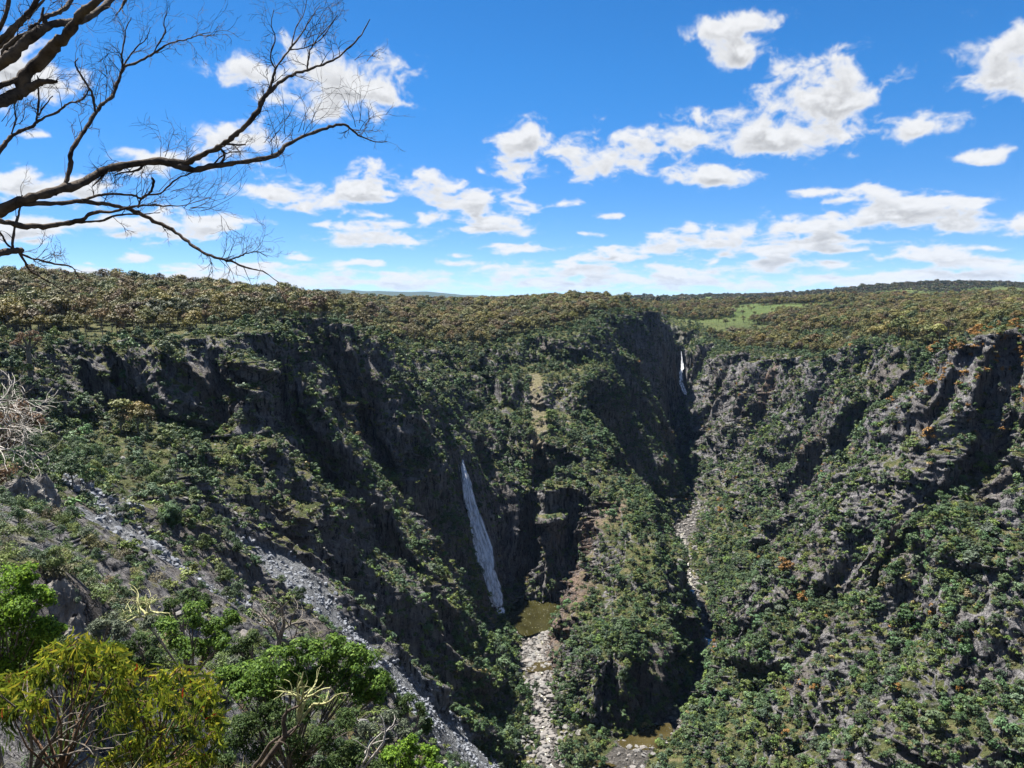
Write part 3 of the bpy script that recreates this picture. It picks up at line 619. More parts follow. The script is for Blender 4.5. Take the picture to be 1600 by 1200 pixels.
def palette(k, p, cols, w, rs, jitter=0.18, clumpy=60.0):
    cols = np.array(cols); w = np.array(w, float)
    nn = fbm(p[:, 0] / clumpy, p[:, 1] / clumpy, p[:, 2] / clumpy, 2)
    u = np.clip(rs.uniform(size=len(p)) * 0.65 + 0.35 * (0.5 + 1.1 * nn), 0, 0.9999)
    i = np.searchsorted(np.cumsum(w / w.sum()), u); i = np.minimum(i, len(cols) - 1)
    return np.clip(cols[i] * np.exp(rs.normal(size=(len(p), 1)) * jitter) * np.exp(rs.normal(size=(len(p), 3)) * 0.06), 0.005, 0.6)
def seen(p, h):
    """in the frame and not behind the wall (rough)"""
    az = np.degrees(np.arctan2(p[:, 0], p[:, 1])); r = np.hypot(p[:, 0], p[:, 1])
    ci = np.clip(((az + 37.5) / 75 * (ND - 1)).round().astype(int), 0, ND - 1); ri = np.clip(np.searchsorted(RS, r * 0.985) - 1, 0, len(RS) - 1)
    e = np.arctan2(p[:, 2] + h, r)
    k = cp * p[:, 1] - sp * p[:, 2]; upc = sp * p[:, 1] + cp * (p[:, 2] + h * .5)
    px = CX + F * p[:, 0] / k; py = CY - F * upc / k
    return (px > 4) & (px < 1596) & (py > 10) & (py < 1196) & (e > run[ci, ri] + 0.004), px, py
def region_of(px, py, z, y):
    if px < 560: return 'left wall'
    if px < 880: return 'centre wall'
    if px < 1100: return 'fin'
    return 'right slope'

def scatter(name, mats, protos_, p, scale, rot, tint, idx, **props):
    me = bpy.data.meshes.new(name); me.vertices.add(len(p)); me.vertices.foreach_set('co', np.ascontiguousarray(p, np.float32).ravel())
    for nm, typ, arr, key in (('tint', 'FLOAT_COLOR', np.concatenate([tint, np.ones((len(p), 1))], 1), 'color'), ('scl', 'FLOAT_VECTOR', scale, 'vector'), ('rot', 'FLOAT_VECTOR', rot, 'vector'), ('pick', 'INT', idx, 'value')):
        a = me.attributes.new(nm, typ, 'POINT'); a.data.foreach_set(key, np.ascontiguousarray(arr, np.int32 if typ == 'INT' else np.float32).ravel())
    ob = link(name, me, **props); ob.color = (0, 0, 0, 1)
    ng = bpy.data.node_groups.new(name + '_scatter', 'GeometryNodeTree')
    ng.interface.new_socket('Geometry', in_out='INPUT', socket_type='NodeSocketGeometry'); ng.interface.new_socket('Geometry', in_out='OUTPUT', socket_type='NodeSocketGeometry')
    nn, ll = ng.nodes, ng.links
    gi = nn.new('NodeGroupInput'); go = nn.new('NodeGroupOutput'); iop = nn.new('GeometryNodeInstanceOnPoints'); join = nn.new('GeometryNodeJoinGeometry')
    for parts in reversed(protos_):
        j = nn.new('GeometryNodeJoinGeometry')
        for po in parts:
            oi = nn.new('GeometryNodeObjectInfo'); oi.transform_space = 'ORIGINAL'; oi.inputs['Object'].default_value = po; ll.new(oi.outputs['Geometry'], j.inputs[0])
        gt = nn.new('GeometryNodeGeometryToInstance'); ll.new(j.outputs[0], gt.inputs[0]); ll.new(gt.outputs[0], join.inputs[0])
    def na(nm, t):
        a = nn.new('GeometryNodeInputNamedAttribute'); a.data_type = t; a.inputs[0].default_value = nm; return a.outputs[0]
    ll.new(gi.outputs[0], iop.inputs['Points']); ll.new(join.outputs[0], iop.inputs['Instance']); iop.inputs['Pick Instance'].default_value = True
    ll.new(na('pick', 'INT'), iop.inputs['Instance Index']); ll.new(na('scl', 'FLOAT_VECTOR'), iop.inputs['Scale'])
    e2r = nn.new('FunctionNodeEulerToRotation'); ll.new(na('rot', 'FLOAT_VECTOR'), e2r.inputs[0]); ll.new(e2r.outputs[0], iop.inputs['Rotation'])
    ll.new(iop.outputs[0], go.inputs[0])
    md = ob.modifiers.new('scatter', 'NODES'); md.node_group = ng
    return ob
def make_kind(kind, thing_name, cat, dens, smin, smax, cols, w, labeler, stuff_name, seed, n_ind=300, near=None, near_d=0, stuffprops=None, split_far=None, clumpy=60.0, recol=None):
    rs = np.random.RandomState(seed); p, k = place(dens, rs)
    sc_ = rs.uniform(smin, smax, len(p)) * np.exp(rs.normal(size=len(p)) * (0.27 if kind == 'bush' else 0.16)) * (1 if kind != 'bush' else 0.5 + 0.5 * sstep(120, 320, np.hypot(p[:, 0], p[:, 1])))
    tint = palette(k, p, cols, w, rs, clumpy=clumpy) * (0.6 if kind == 'far' else 1.25)
    if recol is not None: tint = recol(p, tint, rs)
    rz = rs.uniform(0, 6.283, len(p)); sxy = sc_ * rs.uniform(0.85, 1.2, len(p))
    scl = np.stack([sxy, sxy * rs.uniform(.85, 1.15, len(p)), sc_], 1)
    p[:, 2] -= 0.25 * sc_
    npr = len(PR[kind]); pick = rs.randint(0, npr, len(p))
    dist = np.linalg.norm(p, axis=1)
    Hk = {'gum': 13, 'bush': 5.6, 'scrub': 1.9, 'far': 13}[kind]
    firsts = [None] * npr; nfirsts = [None] * (len(PR[near]) if near else 0)
    ind = np.zeros(len(p), bool)
    if n_ind:
        vis_, px, py = seen(p, Hk * 0.6 * sc_)
        app = np.where(vis_, Hk * sc_ / dist, -1); order = np.argsort(-app)[:n_ind]; ind[order] = True
        for q in order:
            isn = near and dist[q] < near_d
            arr_ = PR[near] if isn else PR[kind]; fr = nfirsts if isn else firsts
            m = int(pick[q]) % len(arr_)
            e = bpy.data.objects.new(thing_name, None); COL.objects.link(e); e.empty_display_size = 0.5
            e.location = p[q]; e.rotation_euler = (0, 0, rz[q]); e.scale = scl[q]
            lab, grp = labeler(px[q], py[q], p[q], tint[q] / 1.25, sc_[q]); e['label'] = lab; e['category'] = cat; e['group'] = grp
            t = link('trunk', arr_[m][0], e); c = link('crown', arr_[m][1], e); c.color = (*tint[q], 1); t.color = (0, 0, 0, 1)
            if fr[m] is None: fr[m] = (t, c)
        for fr, arr_ in ((firsts, PR[kind]), (nfirsts, PR[near] if near else [])):
            for m in range(len(fr)):
                if fr[m] is None: fr[m] = next(x for x in fr if x is not None) if any(x is not None for x in fr) else None
        if firsts[0] is None: firsts = nfirsts * 2
    rest = ~ind
    return dict(p=p, scl=scl, rz=rz, tint=tint, pick=pick, rest=rest, dist=dist, firsts=firsts, nfirsts=nfirsts)
def scat_from(name, d, sel, fr, **props):
    rot = np.stack([0 * d['rz'], 0 * d['rz'], d['rz']], 1)
    return scatter(name, None, fr, d['p'][sel], d['scl'][sel], rot[sel], d['tint'][sel], d['pick'][sel] % len(fr), **props)

OL = [(0.060, 0.075, 0.022), (0.085, 0.085, 0.024), (0.115, 0.100, 0.026), (0.100, 0.074, 0.030), (0.080, 0.060, 0.032), (0.048, 0.062, 0.026), (0.15, 0.13, 0.03)]
GR = [(0.045, 0.078, 0.032), (0.060, 0.098, 0.042), (0.034, 0.062, 0.022), (0.080, 0.112, 0.030), (0.058, 0.082, 0.048), (0.10, 0.13, 0.030), (0.085, 0.080, 0.042)]
def shade_word(t):
    r, g_, b = t
    if r > g_ * 1.25: return 'rust-brown'
    if r > g_ * 0.98: return 'golden olive' if r > .1 else 'bronze'
    if g_ > 0.095: return 'yellow-green'
    if b > 0.65 * g_: return 'grey-green'
    return 'dark green' if g_ < 0.065 else 'mid green'
MARKS = [(45, 640, 'the bleached dead branches'), (30, 800, 'the rock knob'), (90, 950, 'the dark rock spike'), (280, 905, 'the upper scree chute'), (560, 1010, 'the lower scree chute'), (690, 1140, 'the foot of the scree'), (270, 520, 'the grassy rim clearing'),
         (120, 540, 'the left rim'), (385, 620, 'the dark left buttress'), (200, 700, 'the shaded cliff foot'), (480, 560, 'the ribbed cliff'), (530, 760, 'the grey left spur'), (640, 640, 'the spur leading to the falls'), (722, 712, 'the brink of the main waterfall'), (700, 900, 'the wall beside the main waterfall'),
         (780, 1040, 'the creek bank'), (845, 970, 'the olive pool'), (842, 650, 'the dry gully'), (760, 600, 'the centre wall top'), (930, 620, 'the wooded centre spur'), (1010, 800, 'the fin crest'), (960, 1000, 'the fin face'), (930, 1150, 'the fin foot'), (850, 1130, 'the boulder creek'), (1040, 600, 'the far chasm'),
         (1190, 610, 'the reddish scar'), (1160, 760, 'the bare right slope'), (1070, 870, 'the pale rocky bend'), (1105, 1010, 'the still pool'), (1300, 700, 'the right gully'), (1380, 590, 'the dark knob on the right rim'), (1520, 600, 'the right pinnacle'), (1555, 760, 'the dark cleft on the right'),
         (1480, 570, 'the orange-flowered ledge'), (1430, 640, 'the wooded hollow'), (1250, 900, 'the lower right spur'), (1400, 880, 'the near right spur'), (1250, 1080, 'the lower right slope'), (1450, 1080, 'the bottom right slope'), (1560, 930, 'the right edge ribs'),
         (80, 460, 'the left skyline'), (350, 470, 'the left plateau dip'), (520, 500, 'the spur top'), (700, 500, 'the centre plateau'), (900, 490, 'the chasm headland'), (1090, 505, 'the green paddock'), (1300, 500, 'the right plateau'), (1520, 490, 'the far right plateau')]
def whereis(px, py):
    mx_, my_, nm = min(MARKS, key=lambda m: (m[0] - px) ** 2 + ((m[1] - py) * 1.2) ** 2)
    dx, dy = px - mx_, py - my_; far_ = math.hypot(dx, dy)
    if far_ < 16: return 'right by ' + nm
    rel = ('right of ' if dx > 0 else 'left of ') if abs(dx) > abs(dy) else ('below ' if dy > 0 else 'above ')
    return ('just ' if far_ < 45 else '') + rel + nm
SIZE_REF = {}
def lab_tree(noun, plural):
    def f_(px, py, p, t, s):
        w = shade_word(t); z_ = 'big ' if s > 1.08 else 'small ' if s < 0.75 else ''
        wh = whereis(px, py); return (f'{z_}{w} {noun} {wh}', f'{z_}{w} {plural} {wh}')
    return f_
lab_gum = lab_tree('gum tree', 'gum trees'); lab_bush = lab_tree('bushy tree', 'bushy trees')
def orange(p, tint, rs):
    q = np.array(P(1470, 575, 420)); q2 = np.array(P(1540, 540, 415))
    d = np.minimum(np.linalg.norm(p - q, axis=1), np.linalg.norm(p - q2, axis=1)); m = (rs.uniform(size=len(p)) < 0.6 * np.exp(-(d / 26) ** 2)) | ((rs.uniform(size=len(p)) < 0.008) & (p[:, 0] > 120))
    tint = tint.copy(); tint[m] = np.array([0.24, 0.125, 0.03]) * np.exp(rs.normal(size=(m.sum(), 1)) * .2); return tint
GUM = make_kind('gum', 'gum_tree', 'tree', d_gum, 0.55, 1.2, OL, [4, 4, 3, 2, 1.5, 3, .8], lab_gum, None, 21, clumpy=120.0)
scat_from('plateau_forest', GUM, GUM['rest'], GUM['firsts'], kind='stuff', label='dense olive and bronze gum forest covering the plateau')
BU = make_kind('bush', 'gorge_tree', 'tree', d_bush, 0.3, 1.05, GR, [3, 3, 3, 2, 2, 1, .7], lab_bush, None, 22, near='bushnear', near_d=330, recol=orange)
scat_from('near_slope_scrub', BU, BU['rest'] & (BU['dist'] < 330), BU['nfirsts'], kind='stuff', label='bushes covering the near slopes of the gorge')
scat_from('gorge_scrub', BU, BU['rest'] & (BU['dist'] >= 330), BU['firsts'], kind='stuff', label='bushes covering the gorge walls')
def hidden_firsts(kind, nm):
    """small kinds have no individuals: a tuft joined of its own parts stands among them"""
    return [(bpy.data.objects.new(nm, m[1]),) for m in PR[kind]]
SCR = make_kind('scrub', '', '', d_scrub, 0.6, 1.4, GR + [(0.17, 0.14, 0.06)], [2, 3, 2, 4, 1, 3, 2, 3], None, None, 23, n_ind=0, recol=orange)
scat_from('near_undergrowth', SCR, SCR['rest'] & (SCR['dist'] < 190), hidden_firsts('scrubnear', 'tuft'), kind='stuff', label='low shrubs on the near hillside')
scat_from('ledge_undergrowth', SCR, SCR['rest'] & (SCR['dist'] >= 190), hidden_firsts('scrub', 'tuft'), kind='stuff', label='low shrubs and tussocks on the ledges')
FARK = make_kind('far', '', '', d_far, 0.8, 1.4, OL, [4, 2, 1, 2, 1, 5, 0], None, None, 24, n_ind=0, clumpy=300.0)
scat_from('distant_woodland', FARK, FARK['rest'], hidden_firsts('far', 'tree_clump'), kind='stuff', label='scattered woodland on the distant farm hills')
print('COUNTS', len(GUM['p']), len(BU['p']), len(SCR['p']), len(FARK['p']))
# ------------------------------------------------------------------ boulders in the creek beds
M_rock, g, out = material('weathered_creek_boulder')
pos = g.new('ShaderNodeNewGeometry').outputs['Position']; oi = g.new('ShaderNodeObjectInfo')
rc = g.ramp(g.noise(pos, 0.7, 5, 0.7), [(0.25, (0.05, 0.05, 0.05)), (0.5, (0.13, 0.128, 0.124)), (0.75, (0.25, 0.242, 0.23))])
rc = g.mix(g.math('MULTIPLY', oi.outputs['Random'], 0.4), rc, (0.20, 0.17, 0.15))
principled(g, out, rc, 0.9, g.bump(g.noise(pos, 2.5, 5, 0.7), 0.25, 0.8), 0.2)
M_scree, g, out = material('blue_grey_scree_block')
pos = g.new('ShaderNodeNewGeometry').outputs['Position']
principled(g, out, g.ramp(g.noise(pos, 0.8, 5, 0.7), [(0.25, (0.05, 0.055, 0.065)), (0.5, (0.14, 0.15, 0.17)), (0.75, (0.25, 0.26, 0.28))]), 0.9)
def rock_mesh(name, seed, n=26, mat=None, squash=(1, .8, .62), smooth=False):
    import bmesh
    rs = np.random.RandomState(seed); bm = bmesh.new()
    p = rs.normal(size=(n, 3)); p /= np.linalg.norm(p, axis=1)[:, None]; p *= rs.uniform(.82, 1.0, (n, 1)) * np.array(squash)
    for q in p: bm.verts.new(q)
    r = bmesh.ops.convex_hull(bm, input=bm.verts[:])
    for v in [v for v in bm.verts if not v.link_faces]: bm.verts.remove(v)
    me = bpy.data.meshes.new(name); bm.to_mesh(me); bm.free(); me.materials.append(mat); return me
RK = [rock_mesh('boulder', 300 + i, 26, M_rock, ((1, .8, .6), (1, .9, .5), (1, .65, .7))[i % 3]) for i in range(8)]
def hgt(x, y): return float(height(np.array([x], np.float64), np.array([y], np.float64))[0])
rs = np.random.RandomState(77)
def along(poly, t):
    seg = [math.dist(a[:2], b[:2]) for a, b in zip(poly[:-1], poly[1:])]; s = t * sum(seg)
    for (a, b), d in zip(zip(poly[:-1], poly[1:]), seg):
        if s <= d: f_ = s / d; return tuple(a[k] + (b[k] - a[k]) * f_ for k in range(3)), ((b[0] - a[0]) / d, (b[1] - a[1]) / d)
        s -= d
    return poly[-1], (0, 1)
BEDS = [(R1[4:9], 12, 170, 'creek below the olive pool'), (R2[5:8], 11, 60, 'pale bend below the chasm'), (R2[7:10], 8, 70, 'creek behind the fin')]
placed = []
for poly, wdt, cnt, where in BEDS:
    for i in range(cnt):
        (bx, by, bz), (tx, ty) = along(poly, rs.uniform()); off_ = rs.normal() * wdt * 0.5
        off_ = max(-wdt, min(wdt, off_)); bx += -ty * off_; by += tx * off_
        s = min(4.6, 1.25 * math.exp(rs.normal() * 0.6) + 0.5)
        if any(math.hypot(bx - q[0], by - q[1]) < (s + q[2]) * 0.62 for q in placed): continue
        placed.append((bx, by, s))
        o = link('boulder', RK[rs.randint(8)], loc=(bx, by, hgt(bx, by) + 0.35 + s * 0.15)); o.scale = (s, s * rs.uniform(.8, 1.2), s * rs.uniform(.7, 1.1)); o.rotation_euler = (rs.uniform(-.3, .3), rs.uniform(-.3, .3), rs.uniform(0, 6.28))
        size = 'large' if s > 2.2 else ('middling' if s > 1.3 else 'small')
        flat = 'flat' if o.scale[2] < 0.85 * s else 'rounded'
        tt_ = (by - poly[0][1]) / (poly[-1][1] - poly[0][1]); str_ = 'upper' if tt_ < .34 else 'middle' if tt_ < .67 else 'lower'; side_ = 'left' if off_ * -ty > 2.5 else 'right' if off_ * -ty < -2.5 else 'centre'
        side_ = {'left': 'along the left bank', 'right': 'along the right bank', 'centre': 'in mid-channel'}['left' if off_ * -ty < -2.5 else 'right' if off_ * -ty > 2.5 else 'centre']
        o['label'] = f'{size} {flat} grey boulder {side_}, {str_} {where}'; o['category'] = 'boulder'; o['group'] = f'{size} {flat} boulders {side_}, {str_} stretch {where}'
# cobbles and blocks too many to count
def bed_points(n, poly, wdt, rs):
    q = [along(poly, t) for t in rs.uniform(size=n)]; off_ = rs.normal(size=n) * wdt
    p = np.array([(a[0] - d[1] * o_, a[1] + d[0] * o_, 0) for (a, d), o_ in zip(q, off_)]); p[:, 2] = height(p[:, 0], p[:, 1]) ; return p
def rocks_stuff(name, label, meshes, p, smin, smax, seed, spread=.5):
    r2 = np.random.RandomState(seed); n = len(p); s = np.clip(np.exp(r2.normal(size=n) * spread) * (smin + smax) / 2, smin, smax * 1.6)
    scl = np.stack([s, s * r2.uniform(.7, 1.2, n), s * r2.uniform(.6, 1.1, n)], 1); rot = r2.uniform(-.5, .5, (n, 3)); rot[:, 2] = r2.uniform(0, 6.28, n)
    scatter(name, None, [(bpy.data.objects.new('block', m),) for m in meshes], p, scl, rot, np.zeros((n, 3)), r2.randint(0, len(meshes), n), kind='stuff', label=label)
pb = np.concatenate([bed_points(1700, R1[4:10], 8, rs), bed_points(900, R2[5:10], 6, rs), bed_points(400, R2[9:], 7, rs)]); pb[:, 2] += 0.5
rocks_stuff('creek_stones', 'pale stones filling the creek beds', RK, pb, 0.3, 1.3, 5, .75)
SK = [rock_mesh('scree_block', 340 + i, 14, M_scree, (1, .8, .7)) for i in range(5)]
def on_terrain(dens, seed): 
    p, k = place(dens, np.random.RandomState(seed)); return p
scf = mf[:, 0] ; pdark = sstep(0.0, 0.35, fbm(cen[:, 0] / 14, cen[:, 1] / 14, cen[:, 2] / 14, 3))
ps = on_terrain(np.where((scf > 0.25) & (dd < 420), 0.12 + 0.9 * pdark, 0), 9)
rocks_stuff('scree_rubble', 'broken blocks lying on the grey scree chutes', SK, ps, 0.12, 1.0, 6, 0.85)
pr = on_terrain(np.where((scf < 0.25) & (dd < 420) & (dd > 110) & (cen[:, 0] < 0), 0.012 * sstep(-.1, .3, pn2), 0), 10)
rocks_stuff('hillside_blocks', 'loose rock blocks on the left hillside', [rock_mesh('hill_block', 360 + i, 16, M_rock, (1, .8, .8)) for i in range(4)], pr, 0.5, 1.8, 8)

# tall dark river oaks on the creek banks
OAK = [(826, 1112, 402, 1.0, 'tallest dark river oak on the left creek bank'), (812, 1132, 392, .85, 'dark river oak left of the tallest one by the creek'), (838, 1092, 412, .75, 'slim dark river oak at the upstream end of the left bank row'), (798, 1155, 380, .9, 'broad dark river oak low on the left creek bank'), (806, 1192, 368, .8, 'dark river oak at the bottom of the left creek bank'),
       (886, 1150, 384, .85, 'dark river oak on the right creek bank below the fin'), (900, 1178, 372, 1.0, 'large dark river oak on the right creek bank at the bottom'), (925, 1160, 380, .8, 'dark river oak between the creek and the fin foot'), (1085, 880, 612, 1.1, 'green tree crowding the pale bend above the still pool'), (1066, 890, 602, 1.0, 'green tree left of the pale bend above the still pool'), (1112, 905, 590, .9, 'green tree right of the right-hand creek')]
for i, (px_, py_, Y_, s_, lab_) in enumerate(OAK):
    c_ = P(px_, py_, Y_); e = bpy.data.objects.new('river_oak', None); COL.objects.link(e); e.location = (c_[0], Y_, hgt(c_[0], Y_) - .3); e.scale = (s_ * .62, s_ * .62, s_ * 1.15); e.rotation_euler = (0, 0, i * 1.3)
    e['label'] = lab_; e['category'] = 'tree'; t_ = link('trunk', PR['gum'][i % 6][0], e); k_ = link('crown', PR['gum'][i % 6][1], e); k_.color = (.030, .062, .020, 1) if i < 8 else (.055, .10, .03, 1); t_.color = (0, 0, 0, 1)
# rock outcrop on the near left slope
M_crag, g, out = material('dark_crag_rock')
pos = g.new('ShaderNodeNewGeometry').outputs['Position']
principled(g, out, g.ramp(g.noise(g.vmath('MULTIPLY', pos, (1, 1, .5)), 0.6, 6, 0.7), [(0.3, (0.05, 0.046, 0.045)), (0.5, (0.14, 0.13, 0.12)), (0.7, (0.30, 0.28, 0.25))]), 0.9, g.bump(g.noise(pos, 1.2, 6, .7), .5, 1.0))
def crag(name, px, py, Yd, wpx, hpx, seed, label, lean=0.2):
    c = P(px, py, Yd); k = Yd / F; w, h = wpx * k / 2, hpx * k
    u = np.linspace(0, 2 * np.pi, 40, endpoint=False); t = np.linspace(0, 1, 34)
    U, T = np.meshgrid(u, t); rad_ = w * (1.15 - 0.95 * T ** 1.6) * (1 + .25 * np.sin(U * 2 + seed))
    x = np.cos(U) * rad_ + lean * h * T; y = np.sin(U) * rad_ * 1.3; z = -h * 0.35 + T * h * 1.35
    fx = ridged((x + seed * 9) / (w * .8), y / (w * .8), z / (w * 2.5)); f2 = ridged(x / (w * .3), y / (w * .3) + seed, z / (w * .9)); f3 = noise3(x / (w * .12), y / (w * .12), z / (w * .2))
    m = 1 + (0.30 * fx + 0.20 * f2 + 0.10 * f3) ; x = lean * h * T + (x - lean * h * T) * m; y = y * m; z = z + h * .05 * f2
    Vv = np.stack([x, y, z], -1).reshape(-1, 3); Vv = np.concatenate([Vv, [[lean * h, 0, h * 1.0]]])
    i = np.arange(33)[:, None] * 40; j = np.arange(40)[None]; Fc = np.stack([i + j, i + (j + 1) % 40, i + 40 + (j + 1) % 40, i + 40 + j], -1).reshape(-1, 4)
    cap = np.stack([33 * 40 + j[0], 33 * 40 + (j[0] + 1) % 40, np.full(40, 34 * 40), np.full(40, 34 * 40)], -1)
    me = mesh_np(name, Vv, Fc, False); 
    o = link(name, me, mat=M_crag, loc=c, label=label, category='rock'); return o
crag('rock_outcrop', 86, 1000, 74, 56, 100, 1, 'tall dark rock spike among the bushes on the near left slope', 0.12)
crag('rock_outcrop', 118, 1020, 71, 40, 62, 4, 'smaller brown rock fin leaning against the tall dark spike', 0.05)
crag('rock_outcrop', 28, 800, 150, 50, 55, 6, 'rounded rock knob on the left hillside above the bright green bush')
crag('rock_outcrop', 60, 790, 160, 34, 50, 8, 'narrow grey rock tooth beside the rounded knob on the left hillside')

# ------------------------------------------------------------------ water
def water_mat(name, deep, rough, spec=0.5, foamy=0.0):
    m, g, out = material(name); pos = g.new('ShaderNodeNewGeometry').outputs['Position']
    col = g.ramp(g.noise(pos, 0.08, 3), [(0.35, deep), (0.7, tuple(c * 1.9 + .004 for c in deep))])
    sp_n = g.maprange(g.noise(pos, 1.1, 2, .5), 0.71, 0.74)
    col = g.mix(g.math('MULTIPLY', sp_n, foamy), col, (0.55, 0.55, 0.5))
    principled(g, out, col, rough, g.bump(g.noise(pos, 1.5, 3), 0.05, 0.5), spec); return m
M_pool = water_mat('olive_pool_water', (0.015, 0.014, 0.004), 0.12, 0.5, 0.9)
M_pool2 = water_mat('brown_creek_water', (0.025, 0.020, 0.007), 0.08, 0.5, 0.3)
M_calm = water_mat('still_reflecting_water', (0.012, 0.015, 0.014), 0.02, 0.9)
def pool(name, cx, cy, z, rx, ry, rot, mat, seed, label):
    if name != 'plunge_pool': z = max(z, hgt(cx, cy) + 1.1)
    a = np.linspace(0, 2 * np.pi, 96, endpoint=False); r = 1 + 0.16 * np.sin(a * 3 + seed) + 0.08 * np.sin(a * 7 + seed * 2) + .04 * np.sin(a * 13 + seed)
    x = np.cos(a) * rx * r; y = np.sin(a) * ry * r; c, s = math.cos(rot), math.sin(rot)
    rings = []
    for q in (1.0, .66, .33): rings.append(np.stack([(x * c - y * s) * q, (x * s + y * c) * q, np.full(96, 0.0)], 1))
    Vv = np.concatenate(rings + [np.zeros((1, 3))]); j = np.arange(96); j2 = (j + 1) % 96
    Fc = np.concatenate([np.stack([k * 96 + j, k * 96 + j2, (k + 1) * 96 + j2, (k + 1) * 96 + j], 1) for k in (0, 1)])
    me = bpy.data.meshes.new(name); me.from_pydata(Vv.tolist(), [], Fc.tolist() + [[192 + int(q), 192 + int((q + 1) % 96), 288] for q in j]); me.update()
    return link(name, me, mat=mat, loc=(cx, cy, z), kind='structure', label=label)
pool('plunge_pool', 20, 549, -230.6, 30, 36, 0, M_pool, 1, 'olive green pool at the foot of the main waterfall')
q = P(842, 1042, 450); pool('creek_pool', q[0] + 3, q[1], -233.4, 11, 6, 0.2, M_pool2, 3, 'small brown pool among the boulders')
q = P(1106, 1008, 484); pool('calm_pool', q[0], q[1] - 2, -233.6, 6, 13, 0.1, M_calm, 5, 'still pool mirroring the sky in the right-hand creek')
q = P(1090, 935, 556); pool('creek_pool', q[0] - 3, q[1] + 12, -229.2, 5, 6, 0.1, M_pool2, 6, 'small brown pool upstream of the still pool')
q = P(1005, 1160, 372); pool('river_pool', q[0], q[1], -242.2, 13, 26, -0.9, M_pool2, 7, 'olive brown river pool at the foot of the fin')
def ribbon(name, pts, widths, mat, label, lift=0.9, wob=1.2, seed=0):
    rs = np.random.RandomState(seed); P_ = np.array(pts, float); n = 60
    t = np.linspace(0, 1, n); tt = np.linspace(0, 1, len(P_)); C_ = np.stack([np.interp(t, tt, P_[:, k]) for k in range(3)], 1)
    w = np.interp(t, np.linspace(0, 1, len(widths)), widths) * (0.7 + 0.6 * rs.uniform(size=n))
    C_[:, 0] += np.cumsum(rs.normal(size=n)) * .0 + wob * np.sin(t * 31 + seed) + wob * .6 * np.sin(t * 67)
    z = height(C_[:, 0], C_[:, 1]); z = np.minimum.accumulate(z) if z[0] > z[-1] else z
    T = np.gradient(C_[:, :2], axis=0); T /= np.linalg.norm(T, axis=1)[:, None]; S = np.stack([-T[:, 1], T[:, 0]], 1)
    Vv = np.concatenate([np.concatenate([C_[:, :2] + S * w[:, None] / 2 * e, (z + lift)[:, None]], 1) for e in (-1, 0, 1)])
    i = np.arange(n - 1); Fc = np.concatenate([np.stack([i + a * n, i + (a + 1) * n, i + 1 + (a + 1) * n, i + 1 + a * n], 1) for a in (0, 1)])
    return link(name, mesh_np(name, Vv, Fc, True), mat=mat, kind='structure', label=label)
M_rapid, g, out = material('white_water'); pos = g.new('ShaderNodeNewGeometry').outputs['Position']
principled(g, out, g.ramp(g.noise(pos, 0.9, 4, .7), [(0.45, (0.05, 0.045, 0.02)), (0.56, (0.22, 0.21, 0.18)), (0.66, (0.75, 0.76, 0.76))]), 0.5)
ribbon('creek_water', [R1[4], R1[5], R1[6]], [1.6, 2.2, 1.4], M_rapid, 'white creek water between the boulders', seed=1)
ribbon('creek_water', [R1[6], R1[7], R1[8], R1[9]], [1.4, 2, 1.8], M_rapid, 'lower white creek water between the boulders', seed=4)
ribbon('creek_water', R2[3:5], [5, 3], M_rapid, 'white cascade below the far chasm', lift=1.6, seed=2)
ribbon('creek_water', R2[6:9], [3, 3, 3], M_rapid, 'narrow water in the right-hand creek', seed=3)

# falls: strands of falling water
M_fall, g, out = material('falling_water')
tc = g.new('ShaderNodeUVMap', uv_map='UVMap'); uv = tc.outputs[0]
st = g.noise(g.vmath('MULTIPLY', uv, (9, 1.6, 1)), 1.0, 5, .65, dist=.4)
pb_ = g.new('ShaderNodeBsdfPrincipled'); g.put(pb_.inputs['Base Color'], g.ramp(st, [(0.3, (0.86, 0.89, 0.93)), (0.5, (0.96, 0.97, 0.98))])); pb_.inputs['Roughness'].default_value = 0.8; up_ = g.new('ShaderNodeCombineXYZ'); up_.inputs[1].default_value = -0.45; up_.inputs[2].default_value = 0.9; g.l.new(up_.outputs[0], pb_.inputs['Normal'])   # aerated water gathers light from above
tr = g.new('ShaderNodeBsdfTransparent'); tl = g.new('ShaderNodeBsdfTranslucent'); tl.inputs[0].default_value = (.85, .88, .92, 1)
m1 = g.new('ShaderNodeMixShader'); m1.inputs[0].default_value = .15; g.l.new(pb_.outputs[0], m1.inputs[1]); g.l.new(tl.outputs[0], m1.inputs[2])
sepu = g.new('ShaderNodeSeparateXYZ'); g.put(sepu.inputs[0], uv); edge_ = g.math('SUBTRACT', 1.0, g.math('ABSOLUTE', g.math('SUBTRACT', g.math('MULTIPLY', sepu.outputs[0], 2.0), 1.0)))
uv2 = g.new('ShaderNodeUVMap', uv_map='along').outputs[0]; s2_ = g.new('ShaderNodeSeparateXYZ'); g.put(s2_.inputs[0], uv2); end_ = g.math('SUBTRACT', 1.0, g.math('ABSOLUTE', g.math('SUBTRACT', g.math('MULTIPLY', s2_.outputs[1], 2.0), 1.0)))
pos = g.new('ShaderNodeNewGeometry').outputs['Position']; st = g.noise(g.vmath('MULTIPLY', pos, (1.1, 1.1, 0.16)), 1.0, 5, .7)
alp = g.math('MULTIPLY', g.math('MULTIPLY', g.maprange(edge_, 0.0, 0.7), g.maprange(end_, 0.0, 0.6)), g.maprange(st, 0.36, 0.48, 0.5, 1.0))
m2 = g.new('ShaderNodeMixShader'); g.put(m2.inputs[0], alp); g.l.new(tr.outputs[0], m2.inputs[1]); g.l.new(m1.outputs[0], m2.inputs[2]); g.l.new(m2.outputs[0], out.inputs[0])
